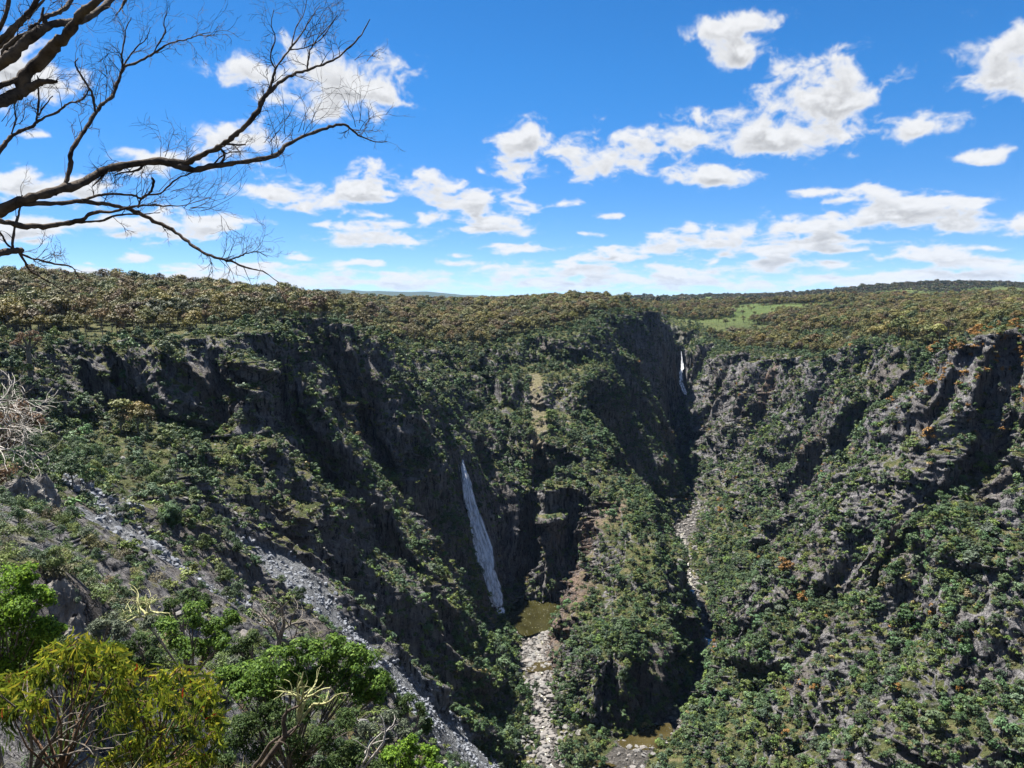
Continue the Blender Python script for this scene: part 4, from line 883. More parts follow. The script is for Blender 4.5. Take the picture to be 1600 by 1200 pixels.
def falls(root, stations, n, seed, swf=(0.10, 0.30), ln=(.10, .38)):
    """many short feathered sheets of water; stations: (px_left, px_right, py, Y)"""
    rs = np.random.RandomState(seed); st_ = np.array(stations, float); K = 9; Vs, Fs, UV, U2, o = [], [], [], [], 0
    for k in range(n):
        hw = rs.uniform(*swf) / 2; c0 = min(1.04, max(-.04, rs.choice([.33, .68]) + rs.normal() * .17)); d0 = rs.uniform(-4.0, 0.0); t0 = rs.uniform(-.05, .93); t1 = min(1, t0 + rs.uniform(*ln)); t0 = max(0, t0)
        t = np.linspace(t0, t1, K) * (len(st_) - 1); ii = np.arange(len(st_)); l, r, py, Yd = [np.interp(t, ii, st_[:, q]) for q in range(4)]
        cc_ = c0 + 0.07 * np.sin(t * 2.6 + 5 * c0) * np.minimum(1, t / 2)
        for e in (-1, 1):
            Vs.append(np.array([P(l[i] + (r[i] - l[i]) * (cc_[i] + e * hw * (1 + .3 * math.sin(i * 2 + k))), py[i], Yd[i] + d0 * min(1, t[i])) for i in range(K)]))
        i = np.arange(K - 1); Fs.append(np.stack([o + i, o + K + i, o + K + i + 1, o + i + 1], 1)); o += 2 * K
        v_ = t * 4 + k * 3.7; q_ = np.linspace(0, 1, K)
        for lst, vv in ((UV, v_), (U2, q_)):
            lst.append(np.stack([np.stack([np.full(K - 1, 0.0), vv[:-1]], 1), np.stack([np.full(K - 1, 1.0), vv[:-1]], 1), np.stack([np.full(K - 1, 1.0), vv[1:]], 1), np.stack([np.full(K - 1, 0.0), vv[1:]], 1)], 1))
    me = mesh_np('water_strands', np.concatenate(Vs), np.concatenate(Fs), True)
    for nm, lst in (('UVMap', UV), ('along', U2)): u = me.uv_layers.new(name=nm); u.data.foreach_set('uv', np.concatenate(lst).astype(np.float32).ravel())
    return link('falling_water', me, root, M_fall)
wf = bpy.data.objects.new('waterfall', None); COL.objects.link(wf); wf['label'] = 'tall white waterfall dropping into the dark alcove above the olive pool'; wf['category'] = 'waterfall'
falls(wf, [(720, 724, 716, 562), (723, 732, 745, 559), (727, 746, 790, 555), (734, 757, 830, 551), (740, 768, 870, 546), (746, 775, 900, 542), (757, 782, 930, 539), (765, 786, 950, 537)], 330, 3)
falls(wf, [(716, 726, 722, 561), (722, 736, 760, 558), (728, 752, 800, 554), (738, 764, 850, 548), (742, 774, 895, 542), (750, 786, 935, 538)], 70, 9, (0.03, 0.07), (.1, .3))
falls(wf, [(722, 728, 730, 561), (730, 744, 790, 554), (740, 764, 850, 548), (746, 770, 895, 542)], 60, 5)
falls(wf, [(744, 752, 885, 541), (750, 758, 915, 538), (758, 766, 946, 535)], 40, 4, (0.3, .7))
falls(wf, [(775, 787, 948, 534), (783, 791, 968, 531), (789, 794, 984, 524)], 40, 6, (0.3, .7))
falls(wf, [(789, 793, 982, 524), (797, 800, 1000, 508), (806, 809, 1014, 498), (812, 815, 1024, 490)], 30, 7, (0.5, .9))
wf2 = bpy.data.objects.new('waterfall', None); COL.objects.link(wf2); wf2['label'] = 'thin distant waterfall at the head of the far chasm'; wf2['category'] = 'waterfall'
falls(wf2, [(1063, 1066, 548, 1075), (1064, 1068, 575, 1070), (1061, 1066, 586, 1062), (1062, 1069, 600, 1056), (1069, 1075, 618, 1050)], 40, 8, (0.2, .5))
# ------------------------------------------------------------------ dead gum whose bare limbs hang over the view
def bark(name, lo, hi, scale=6):
    m, g, out = material(name); pos = g.new('ShaderNodeNewGeometry').outputs['Position']
    n = g.noise(pos, scale, 6, .7)
    principled(g, out, g.ramp(n, [(0.35, lo), (0.65, hi)]), 0.9, g.bump(n, 0.02, 1.0)); return m
M_dead = bark('dark_dead_bark', (0.018, 0.014, 0.012), (0.11, 0.085, 0.065), 7)
M_twig = bark('dark_dead_twig', (0.012, 0.010, 0.010), (0.05, 0.038, 0.03), 7)
M_bleach = bark('bleached_wood', (0.16, 0.145, 0.13), (0.48, 0.45, 0.41), 9)
M_lichen = bark('lichen_covered_wood', (0.14, 0.13, 0.06), (0.42, 0.42, 0.20), 12)
M_stem = bark('grey_brown_stem', (0.05, 0.042, 0.034), (0.20, 0.175, 0.145), 10)
LIMBS = [
 ('A', [(-260, 420, 26), (-120, 375, 20), (-40, 345, 16), (0, 330, 14), (40, 312, 12), (85, 298, 11), (125, 287, 9), (160, 268, 9), (200, 257, 8.5), (250, 252, 8), (280, 260, 8), (305, 265, 7), (345, 258, 5.5), (385, 252, 5), (430, 243, 4.5), (450, 225, 3.5), (490, 207, 3), (520, 197, 3), (540, 195, 2.6), (556, 208, 1.8), (580, 220, 1.3), (605, 222, .7)]),
 ('A', [(250, 253, 7.5), (290, 254, 6.5), (320, 240, 6), (345, 228, 5.5), (365, 212, 5), (385, 195, 5), (405, 170, 5), (410, 155, 5), (425, 140, 4), (436, 130, 3.5), (460, 115, 3), (480, 110, 2.5), (505, 100, 2.2), (530, 88, 2), (560, 60, 1.5), (578, 30, .8)]),
 ('A', [(412, 156, 3.5), (425, 130, 3), (432, 105, 2), (450, 80, 2), (470, 55, 1.5), (485, 30, 1), (500, 8, .6)]),
 ('A', [(432, 108, 1.6), (422, 90, 1.4), (430, 60, 1.2), (424, 40, .9), (428, 15, .6)]),
 ('A', [(452, 78, 1.5), (475, 75, 1.3), (500, 62, 1.2), (520, 35, .8), (528, 22, .5)]),
 ('A', [(455, 76, 1.3), (462, 45, 1.1), (475, 20, .8), (480, -5, .6)]),
 ('A', [(480, 108, 1.8), (483, 85, 1.5), (490, 68, 1.3), (510, 45, .9), (525, 28, .6)]),
 ('A', [(85, 303, 5.5), (100, 290, 5), (110, 262, 5), (110, 240, 5), (118, 225, 4.5), (135, 200, 4), (148, 180, 4), (158, 165, 3.5), (175, 150, 3.5), (185, 125, 3), (195, 105, 2.7), (220, 95, 2.2), (245, 80, 2), (265, 68, 1.7), (290, 62, 1.3), (310, 55, 1), (330, 50, .6)]),
 ('A', [(150, 176, 2.8), (145, 150, 2.5), (138, 135, 2), (125, 115, 1.8), (118, 100, 1.5), (122, 90, .8)]),
 ('A', [(187, 122, 2.2), (192, 100, 2), (190, 85, 1.8), (195, 60, 1.5), (197, 45, 1.2), (205, 28, .7)]),
 ('A', [(240, 83, 1.6), (250, 65, 1.5), (258, 50, 1.3), (256, 35, 1), (262, 14, .6)]),
 ('A', [(193, 102, 1.8), (205, 85, 1.6), (215, 72, 1.4), (228, 62, 1), (235, 42, .6)]),
 ('A', [(30, 318, 5), (80, 318, 5), (120, 315, 5), (155, 318, 4.5), (180, 322, 4), (210, 330, 4), (240, 345, 4), (270, 360, 3.5), (290, 375, 3.5), (310, 390, 3), (335, 402, 2.8), (360, 408, 2.5), (385, 418, 1.9), (410, 424, 1.2), (435, 441, .7)]),
 ('A', [(340, 404, 1.8), (355, 406, 1.7), (372, 402, 1.5), (385, 396, 1.3), (402, 393, 1), (418, 402, .6)]),
 ('A', [(125, 314, 3), (150, 306, 3), (175, 303, 2.5), (205, 305, 2.5), (222, 310, 2), (235, 300, 2.6), (240, 285, 3), (238, 278, 2.6)]),
 ('A', [(215, 325, 2), (225, 306, 2), (250, 302, 1.8), (275, 280, 1.5), (300, 270, 1.3), (330, 262, .8)]),
 ('A', [(340, 228, 2.2), (350, 240, 3), (345, 256, 2.2)]), ('A', [(350, 225, 2.4), (372, 226, 2), (384, 226, 1.6)]),
 ('A', [(330, 262, 1.6), (345, 245, 1.5), (360, 238, 1.2), (385, 235, .8)]),
 ('A', [(230, 252, 2), (215, 266, 2.5), (190, 270, 1.5), (178, 275, 1)]), ('A', [(215, 258, 2), (180, 262, 2), (165, 270, 2.4), (145, 291, 1)]),
 ('B', [(-260, 330, 9), (-120, 332, 8), (-40, 338, 6), (0, 345, 6), (30, 352, 6), (60, 354, 6), (95, 350, 5), (125, 345, 4.5), (145, 333, 4), (175, 330, 3), (200, 325, 2.5), (230, 320, 2), (260, 322, 1.5), (290, 320, 1), (330, 308, .6)]),
 ('B', [(90, 351, 2.6), (120, 348, 2.5), (155, 345, 2.3), (190, 335, 2), (220, 335, 1.5), (250, 332, .8)]),
 ('B', [(-260, 430, 14), (-120, 412, 12), (-30, 400, 9), (0, 395, 8), (25, 392, 7), (36, 390, 4)]),
 ('B', [(22, 392, 3), (40, 400, 2.5), (60, 406, 2.2), (85, 412, 2), (110, 416, 1.5), (120, 428, 1.2), (130, 447, .7)]),
 ('B', [(30, 394, 2.8), (42, 415, 2), (50, 425, 2), (75, 440, 1.5), (100, 455, 1), (125, 478, .6)]),
 ('B', [(19, 392, 2.6), (22, 360, 2.5), (30, 330, 2), (35, 305, 1.5)]), ('B', [(21, 390, 2), (8, 378, 2.2), (0, 365, 2.4), (-30, 345, 2.6)]),
 ('C', [(-260, 215, 26), (-120, 190, 22), (-40, 172, 17), (0, 158, 14), (20, 150, 14), (40, 140, 11), (60, 130, 8), (75, 128, 5), (90, 127, 3)]),
 ('C', [(32, 148, 11), (37, 122, 12), (60, 98, 14), (85, 72, 13), (100, 60, 11), (115, 40, 10), (130, 18, 9), (148, 5, 8), (170, -15, 7)]),
 ('C', [(-260, 190, 12), (-40, 150, 8), (0, 135, 6), (20, 127, 6), (38, 120, 8)]),
 ('D', [(-260, 220, 22), (-120, 160, 18), (-40, 125, 14), (0, 100, 13), (20, 85, 12), (45, 60, 11), (75, 40, 9), (105, 35, 8), (130, 30, 8), (160, 12, 7), (180, -10, 7)]),
 ('D', [(4, 96, 8), (8, 78, 7), (30, 58, 5.5), (60, 50, 5), (70, 38, 5), (72, 26, 4.5), (85, 22, 4), (102, 12, 4.5), (115, -8, 4)]),
 ('D', [(35, 68, 4), (45, 50, 3.4), (48, 42, 3), (62, 33, 3), (68, 12, 2.2)]),
 ('E', [(-260, 190, 12), (-100, 120, 11), (-40, 90, 9), (0, 65, 7), (20, 45, 7), (35, 30, 6), (45, 20, 5), (62, -8, 4)]),
 ('E', [(-30, 84, 6), (0, 42, 5), (10, 20, 4), (15, -8, 3.5)]), ('E', [(-30, 95, 5), (10, 65, 4), (25, 45, 4), (50, 20, 3), (75, -8, 2)]),
 ('F', [(-260, 330, 9), (-100, 280, 7), (-30, 255, 5), (0, 235, 5), (15, 215, 4), (30, 205, 3.5), (50, 198, 3), (60, 188, 2.5), (90, 175, 2.5), (105, 162, 2), (125, 157, 2), (135, 148, 1.8), (140, 137, 1.2)]),
 ('F', [(57, 191, 2), (60, 160, 2), (60, 140, 1.5), (58, 118, .8)]), ('F', [(60, 180, 1.6), (70, 165, 1.5), (82, 150, .8)]), ('F', [(18, 210, 1.8), (25, 185, 1.5), (22, 165, 1.2), (30, 140, .6)]),
 ('E', [(240, -30, 4), (205, -10, 3), (197, -2, 3), (190, 12, 2), (181, 23, .9)]),
]
DEP = {'A': 6.0, 'B': 5.6, 'C': 5.0, 'D': 5.3, 'E': 5.9, 'F': 6.4}
def limb_depth(tag, px): return DEP[tag] + 1.3 * max(0, px) / 600.0 + 0.25 * math.sin(px / 55.0 + DEP[tag] * 9)
def smooth_path(pts, sub=4):
    p = np.array(pts, float); n = len(p); out = []
    for i in range(n - 1):
        a, b, c, d = p[max(0, i - 1)], p[i], p[i + 1], p[min(n - 1, i + 2)]
        for k in range(sub):
            t = k / sub; out.append(0.5 * ((2 * b) + (c - a) * t + (2 * a - 5 * b + 4 * c - d) * t * t + (3 * b - a - 3 * c + d) * t ** 3))
    out.append(p[-1]); return np.array(out)
rt = np.random.RandomState(40)
dead = bpy.data.objects.new('dead_gum_tree', None); COL.objects.link(dead); dead['label'] = 'dead gum tree with dark twisting bare limbs reaching across the sky'; dead['category'] = 'tree'
trunk_x, trunk_y = -6.6, 4.9
dead.location = (trunk_x, trunk_y, -4.0)
twigs = []
def twig(tag, px, py, ang, length, w, depth_off, lvl):
    n = 6; x, y = px, py; pth = [(x, y, w)]; a = ang; cv = rt.normal() * 0.10
    for i in range(n):
        a += cv + rt.normal() * 0.13; x += math.cos(a) * length / n; y -= math.sin(a) * length / n; pth.append((x, y, w * (1 - 0.78 * (i + 1) / n)))
        if lvl > 0 and rt.uniform() < 0.5:
            twig(tag, x, y, a + rt.choice([-1, 1]) * rt.uniform(.35, .95), length * rt.uniform(.35, .7), w * .66, depth_off, lvl - 1)
    d = limb_depth(tag, px) + depth_off; dd_ = rt.normal() * .25
    pts = [P(q[0], q[1], d + dd_ * i / n) for i, q in enumerate(pth)]; twigs.append(tube(pts, [max(q[2] * .75, .17) * d / F for q in pth], 3))
for tag, pts in LIMBS:
    sp_pts = smooth_path(pts, 5 if len(pts) > 3 else 3)
    jit = rt.normal(size=(len(sp_pts), 2)) * 0.35 * np.minimum(sp_pts[:, 2:3], 3) ** .5
    path = [P(q[0] + j[0], q[1] + j[1], limb_depth(tag, q[0])) for q, j in zip(sp_pts, jit)]
    rr = np.array([q[2] * (.74 if q[2] < 6 else .68) * limb_depth(tag, q[0]) / F for q in sp_pts]) * (1 + 0.10 * rt.normal(size=len(sp_pts)))
    if pts[0][0] == -260:
        e = np.array(path[0]); s0 = np.array([trunk_x, trunk_y, e[2] - 0.9]); path = [tuple(s0 + (e - s0) * q) for q in (0, .35, .7)] + path; rr = np.concatenate([[rr[0] * 1.6, rr[0] * 1.35, rr[0] * 1.1], rr])
    v, fc = tube([Vector(q) - dead.location for q in path], np.maximum(rr, .0012), 9 if pts[0][2] > 6 else 6)
    nn_ = noise3(v[:, 0] * 14, v[:, 1] * 14, v[:, 2] * 14)[:, None]; cl = np.repeat(np.array(path) - np.array(dead.location), 9 if pts[0][2] > 6 else 6, axis=0)
    v = cl + (v - cl) * (1 + 0.22 * nn_)
    link('limb', mesh_np('limb', v, fc, True), dead, M_dead)
    for i in range(1, len(sp_pts) - 1):
        q = sp_pts[i]
        if q[0] < -10 or q[1] < -20: continue
        t = sp_pts[min(i + 1, len(sp_pts) - 1)] - sp_pts[i - 1]; base_a = math.atan2(-t[1], t[0])
        thin = q[2] < 2.4
        if rt.uniform() < (0.32 if thin else 0.11 if q[2] < 6 else 0.03):
            up_ = 1 if rt.uniform() < .78 else -1
            if tag == 'A' and pts[0] == (30, 318, 5) and up_ > 0 and rt.uniform() < .6: continue
            a = base_a + up_ * rt.uniform(.35, 1.0)
            twig(tag, q[0], q[1], a, rt.uniform(16, 46) * (1.0 if thin else .9), min(q[2] * .5, 1.1), 0, 2)
# fans of fine twigs where the photograph shows them densest
for (x0, y0, a, L_, n_) in [(300, 320, .25, 95, 6), (270, 300, .5, 70, 4), (430, 225, 1.2, 75, 5), (470, 210, 1.25, 70, 5), (555, 200, 1.1, 60, 5), (150, 165, 1.5, 70, 5), (170, 130, 1.4, 60, 4), (255, 250, 1.3, 60, 4), (20, 200, 1.1, 75, 5), (95, 5, .3, 70, 4), (490, 60, .9, 60, 5), (320, 52, .3, 40, 4), (60, 135, .4, 70, 3), (60, 405, .9, 40, 3), (560, 90, .6, 40, 3), (10, 60, .9, 80, 4)]:
    for k in range(n_): twig('A' if x0 > 130 else 'F', x0 + rt.normal() * 10, y0 + rt.normal() * 6, a + rt.normal() * .35, L_ * rt.uniform(.6, 1.1), .8, 0, 2)
v, fc = merge(twigs); link('twigs', mesh_np('twigs', v - np.array(dead.location), fc, False), dead, M_twig, kind='stuff')
tp = [(trunk_x, trunk_y, -5.2), (trunk_x + .1, trunk_y, -3), (trunk_x - .05, trunk_y, -1), (trunk_x + .05, trunk_y, .6), (trunk_x, trunk_y, 2.2), (trunk_x + .1, trunk_y, 3.2)]
v, fc = tube([Vector(q) - dead.location for q in tp], [.34, .27, .24, .22, .17, .10], 14); link('trunk', mesh_np('trunk', v, fc, True), dead, M_dead)

# bleached dead branches reaching in from the left
def brush(name, label, root_px, dirs, Yd, mat, seed, L0, w0, lvl=3, ground=None, cat='tree', bias=0.0, kids=.75):
    rs = np.random.RandomState(seed); tubes = []; big = []
    def grow(x, y, d, a, length, w, l):
        n = 6; pts = [(x, y, d)]; ws = [w]; cv = rs.normal() * .12; dd_ = rs.normal() * .03
        for i in range(n):
            a += cv + rs.normal() * .22 + bias * .05; x += math.cos(a) * length / n; y -= math.sin(a) * length / n; d *= 1 + dd_ / n * 2; pts.append((x, y, d)); ws.append(w * (1 - .6 * (i + 1) / n))
            if l > 0 and rs.uniform() < kids: grow(x, y, d, a + rs.choice([-1, 1]) * rs.uniform(.3, .95), length * rs.uniform(.45, .8), ws[-1] * .7, l - 1)
        (big if l == lvl else tubes).append(tube([P(*q) for q in pts], [max(q, .3) * Yd / F for q in ws], 7 if l == lvl else 4))
    for (x, y, a) in dirs: grow(x, y, Yd, a, L0, w0, lvl)
    e = bpy.data.objects.new(name, None); COL.objects.link(e); base = P(*root_px, Yd); e.location = base; e['label'] = label; e['category'] = cat
    tr = tube([P(root_px[0], root_px[1], Yd), P(root_px[0] + (dirs[0][0] - root_px[0]) * .5 + 2, root_px[1] + (dirs[0][1] - root_px[1]) * .5, Yd), P(dirs[0][0], dirs[0][1], Yd)], [w0 * 1.6 * Yd / F, w0 * 1.3 * Yd / F, w0 * Yd / F], 7)
    for b in dirs[1:]: big.append(tube([P(*root_px, Yd), P((root_px[0] + b[0]) / 2, (root_px[1] + b[1]) / 2, Yd), P(b[0], b[1], Yd)], [w0 * 1.2 * Yd / F] * 3, 6))
    b0 = np.array(base)
    link('trunk', mesh_np('trunk', tr[0] - b0, tr[1], True), e, mat)
    for v_, f_ in big: link('limb', mesh_np('limb', v_ - b0, f_, True), e, mat)
    if tubes:
        v_, f_ = merge(tubes); link('twigs', mesh_np('twigs', v_ - b0, f_, False), e, mat, kind='stuff')
    return e
brush('dead_shrub', 'bleached white dead branches fanning in from the left edge', (-70, 720), [(-14, 632, .42), (-14, 636, .20), (-14, 630, .55), (-16, 640, .0), (-14, 668, -.02), (-14, 684, .08), (-18, 692, -.12), (-20, 700, .12), (-14, 655, -.15)], 9.0, M_bleach, 13, 58, 1.1, 2, kids=.75)

# ------------------------------------------------------------------ shrubs and small trees on the lookout slope
def M_fol(name, c, transl=0.42, var=1.0):
    m, g, out = material(name); geo = g.new('ShaderNodeNewGeometry'); rl = geo.outputs['Random Per Island']
    a = g.ramp(rl, [(0.0, tuple(x * .55 for x in c[0])), (0.4, c[0]), (0.75, c[1]), (1.0, c[2])])
    b = g.new('ShaderNodeBsdfPrincipled'); g.put(b.inputs['Base Color'], a); b.inputs['Roughness'].default_value = .62; b.inputs['Specular IOR Level'].default_value = .18
    t = g.new('ShaderNodeBsdfTranslucent'); g.put(t.inputs[0], a); mx = g.new('ShaderNodeMixShader'); mx.inputs[0].default_value = transl
    g.l.new(b.outputs[0], mx.inputs[1]); g.l.new(t.outputs[0], mx.inputs[2]); g.l.new(mx.outputs[0], out.inputs[0]); return m
M_bright = M_fol('bright_green_leaf', [(0.09, 0.17, 0.02), (0.16, 0.28, 0.025), (0.24, 0.36, 0.04)])
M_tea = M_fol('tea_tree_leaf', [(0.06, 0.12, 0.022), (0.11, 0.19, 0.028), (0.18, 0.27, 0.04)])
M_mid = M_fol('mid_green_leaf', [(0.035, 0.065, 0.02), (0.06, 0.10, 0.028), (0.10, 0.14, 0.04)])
M_greyleaf = M_fol('grey_green_leaf', [(0.06, 0.08, 0.05), (0.10, 0.12, 0.075), (0.16, 0.18, 0.12)], .2)
M_rustleaf = M_fol('rust_brown_leaf', [(0.10, 0.06, 0.035), (0.19, 0.11, 0.06), (0.26, 0.17, 0.10)], .2)
def shrub(name, label, Yd, blobs_, leafpx, nper, stem_px, mat, seed, cat='shrub', stem=M_stem, base_py=None):
    """blobs_: (px, py, radius px) clumps of the crown; stem_px: (px, py) where the stem leaves the ground"""
    rs = np.random.RandomState(seed); k = Yd / F; e = bpy.data.objects.new(name, None); COL.objects.link(e)
    gx_, gy_ = (stem_px[0] - CX) / F * Yd, Yd; gz = hgt(gx_, gy_); pz = P(stem_px[0], stem_px[1], Yd)[2]; z0 = min(gz, pz) if gz < pz else pz
    if pz - gz > 0 and pz - gz < 14: z0 = gz
    base = np.array([gx_, gy_, z0]); e.location = base; e['label'] = label; e['category'] = cat
    cr, tr = [], []; S = np.array(P(stem_px[0], stem_px[1], Yd))
    tr.append(tube([base + [0, 0, -.3], (base + S) / 2 + [.05, .03, 0], S], [4.5 * k, 4 * k, 3.4 * k], 7))
    for (x, y, r) in blobs_:
        d = Yd + rs.uniform(-.6, .6) * r * k * 1.2; c = np.array(P(x, y, d)); R = r * k
        for q in range(8):
            off = rs.normal(size=3); off /= np.linalg.norm(off); cc_ = c + off * R * rs.uniform(.35, .75); cr.append(clump(rs, cc_, R * rs.uniform(.32, .6), nper // 5, leafpx * k * .8, .85))
        m_ = (S + c) / 2 + rs.normal(size=3) * R * .15; tr.append(tube([S, m_, c], [2.6 * k, 1.8 * k, .9 * k], 5))
        for q in range(3): tr.append(tube([m_, c + rs.normal(size=3) * R * .5], [1.1 * k, .4 * k], 4))
    v, f_ = merge(cr); link('foliage', mesh_np('foliage', v - base, f_, False), e, mat)
    v, f_ = merge(tr); link('stems', mesh_np('stems', v - base, f_, True), e, stem); return e
shrub('shrub', 'bright green feathery bush at the left edge below the rock knob', 17, [(15, 915, 34), (45, 900, 22), (62, 935, 24), (20, 965, 40), (60, 985, 28), (20, 1020, 36), (75, 1030, 22), (-30, 940, 45), (-30, 1010, 45), (52, 1062, 24), (5, 1070, 30), (38, 945, 34), (45, 1010, 34), (70, 1005, 24), (30, 1050, 34), (-5, 960, 34), (85, 985, 16)], 3.0, 1150, (-10, 1130), M_bright, 50)
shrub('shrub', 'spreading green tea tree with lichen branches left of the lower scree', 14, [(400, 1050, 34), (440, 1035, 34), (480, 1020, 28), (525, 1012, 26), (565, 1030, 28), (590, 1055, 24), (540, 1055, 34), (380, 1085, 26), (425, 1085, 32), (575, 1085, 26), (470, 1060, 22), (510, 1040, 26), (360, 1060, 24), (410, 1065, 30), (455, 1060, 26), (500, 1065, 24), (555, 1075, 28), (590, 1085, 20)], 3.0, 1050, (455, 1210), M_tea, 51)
shrub('shrub', 'dark shaded lower skirt of the tea tree above the bottom edge', 13.2, [(400, 1130, 36), (450, 1150, 36), (500, 1160, 34), (370, 1165, 30), (545, 1125, 30), (415, 1185, 32), (480, 1110, 22), (545, 1180, 24), (430, 1110, 26), (470, 1180, 30), (385, 1130, 26)], 2.6, 900, (450, 1215), M_mid, 52)  # skirt's shade is put into the leaf colour, darker than the crown's
shrub('shrub', 'round green bush behind the yellow-leaved gum', 19, [(265, 985, 26), (300, 965, 26), (335, 985, 26), (290, 1010, 26), (325, 1015, 22), (345, 1005, 20), (360, 968, 18)], 2.8, 900, (300, 1062), M_tea, 53)
shrub('shrub', 'small olive bush left of the round green bush', 18, [(215, 1005, 22), (240, 1025, 22), (200, 1030, 18), (225, 1045, 20)], 2.8, 600, (225, 1070), M_mid, 54)
shrub('shrub', 'bright green low bush at the bottom beside the scree foot', 13, [(610, 1185, 24), (640, 1168, 22), (668, 1180, 20), (640, 1200, 26), (680, 1205, 18)], 2.8, 900, (640, 1240), M_bright, 55)
shrub('shrub', 'grey-green bush between the tea tree and the scree', 30, [(575, 1135, 20), (605, 1120, 20), (630, 1140, 18), (600, 1158, 20), (560, 1165, 18)], 2.2, 700, (600, 1185), M_greyleaf, 56)
shrub('shrub', 'silvery grey bush beside the dark rock spike', 60, [(150, 985, 18), (170, 970, 16), (188, 985, 16), (140, 1005, 14)], 2.2, 600, (160, 1015), M_greyleaf, 57)
shrub('shrub', 'dark olive bushes under the first scree chute', 55, [(270, 945, 18), (295, 930, 16), (320, 945, 16), (255, 965, 16), (300, 965, 16)], 2.2, 600, (285, 985), M_mid, 58)
shrub('shrub', 'leafy olive bush filling the gap left of the silvery grey bush', 42, [(100, 1010, 20), (125, 1025, 20), (150, 1030, 18), (175, 1015, 16), (110, 1040, 18)], 2.2, 700, (130, 1060), M_mid, 62)
shrub('shrub', 'mid green bush between the gnarled dead tree and the tea tree', 36, [(370, 1010, 20), (395, 1000, 18), (420, 1015, 18), (385, 1030, 20), (450, 1012, 16)], 2.2, 700, (400, 1055), M_mid, 63)
shrub('shrub', 'olive bush just below the lower scree edge right of the tea tree', 45, [(610, 1075, 16), (635, 1090, 16), (655, 1110, 15), (625, 1110, 16), (665, 1135, 14)], 2.0, 600, (640, 1150), M_mid, 64)
shrub('shrub', 'dark green bush along the bottom edge between the two bright bushes', 12.6, [(520, 1195, 26), (560, 1190, 26), (590, 1205, 24), (345, 1190, 26), (365, 1205, 26)], 2.6, 900, (545, 1245), M_mid, 65)
shrub('shrub', 'grey-green bush low behind the yellow-leaved sapling', 24, [(345, 1065, 20), (365, 1045, 18), (350, 1100, 20), (190, 985, 16), (230, 975, 14)], 2.4, 700, (345, 1130), M_greyleaf, 66)
shrub('shrub', 'rust-brown bush behind the bleached dead branches', 40, [(12, 650, 22), (40, 660, 20), (5, 690, 22), (62, 655, 18), (8, 740, 22), (30, 640, 16)], 2.0, 500, (-60, 760), M_rustleaf, 59)
shrub('shrub', 'reddish dead-topped bush on the left rim edge', 330, [(36, 527, 11), (50, 523, 11), (60, 533, 9), (26, 535, 9)], 1.3, 220, (44, 548), M_rustleaf, 60)
brush('dead_tree', 'gnarled grey dead tree on the slope above the tea tree', (432, 1024), [(437, 1003, 1.7), (440, 985, .5), (444, 975, 1.3), (438, 990, 2.4), (436, 1000, .2)], 32, M_stem, 14, 48, 2.6, 2, kids=.6)
brush('dead_tree', 'pale lichen-covered dead tree above the round green bush', (226, 985), [(228, 962, 1.2), (228, 960, 2.3), (230, 958, .5), (227, 965, 2.8), (230, 962, .1)], 30, M_lichen, 15, 34, 2.0, 2, kids=.6)
brush('dead_branch', 'yellow lichen-crusted branch among the tea tree foliage', (466, 1130), [(466, 1110, 1.2), (470, 1095, .6), (478, 1090, .15), (468, 1100, 1.9), (490, 1100, .1), (466, 1090, 1.5)], 12.6, M_lichen, 16, 42, 2.2, 1, kids=.6, cat='branch')
brush('dead_branch', 'dark leaning trunk at the bottom beneath the tea tree', (380, 1240), [(400, 1195, .6), (430, 1170, .7), (445, 1150, 1.3)], 12.2, M_dead, 17, 60, 4.5, 1, kids=.4, cat='branch')
brush('dead_branch', 'pale forked dead sticks at the bottom between bushes', (545, 1230), [(560, 1190, .9), (575, 1180, 1.4), (600, 1160, 1.5)], 12.5, M_bleach, 18, 45, 1.8, 1, kids=.5, cat='branch')
brush('dead_branch', 'bare grey stems rising over the dry grass at lower left', (45, 1225), [(60, 1180, .9), (70, 1185, .75), (65, 1180, 1.05), (90, 1190, .6), (50, 1170, 1.3)], 6.2, M_stem, 19, 110, 2.4, 2, kids=.4, cat='branch')

# ------------------------------------------------------------------ the yellow-tipped young gum in front
yg = bpy.data.objects.new('young_gum', None); COL.objects.link(yg); yg['label'] = 'young gum sapling with drooping yellow-green sickle leaves, low in front'; yg['category'] = 'tree'
YB = 6.4; yb = np.array([(250 - CX) / F * YB, YB, 0]); yb[2] = hgt(yb[0], yb[1]); yg.location = yb
def sickle():
    n = 5; t = np.linspace(0, 1, n); w = 0.085 * np.sin(np.pi * np.clip(t * .93 + .05, 0, 1)) ** .8 + 0.004; cx_ = 0.16 * t ** 2; z = -t
    V_ = []; 
    for i in range(n): V_ += [(cx_[i] - w[i], 0.0, z[i]), (cx_[i] + w[i], 0.0, z[i])] ; 
    V_ = np.array(V_); V_[:, 1] += 0.10 * np.sin(V_[:, 2] * 3) + 0.02 * np.where(np.arange(len(V_)) % 2, 1, -1)
    F_ = [(2 * i, 2 * i + 1, 2 * i + 3, 2 * i + 2) for i in range(n - 1)]
    return V_, np.array(F_)
SV, SF = sickle()
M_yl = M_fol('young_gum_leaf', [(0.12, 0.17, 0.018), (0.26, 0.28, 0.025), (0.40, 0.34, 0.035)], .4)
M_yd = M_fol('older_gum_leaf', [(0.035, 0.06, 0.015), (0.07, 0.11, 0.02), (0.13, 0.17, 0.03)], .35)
M_red = M_fol('red_gum_leaf', [(0.25, 0.03, 0.01), (0.35, 0.05, 0.015), (0.4, 0.1, 0.02)], .3)
ry = np.random.RandomState(61)
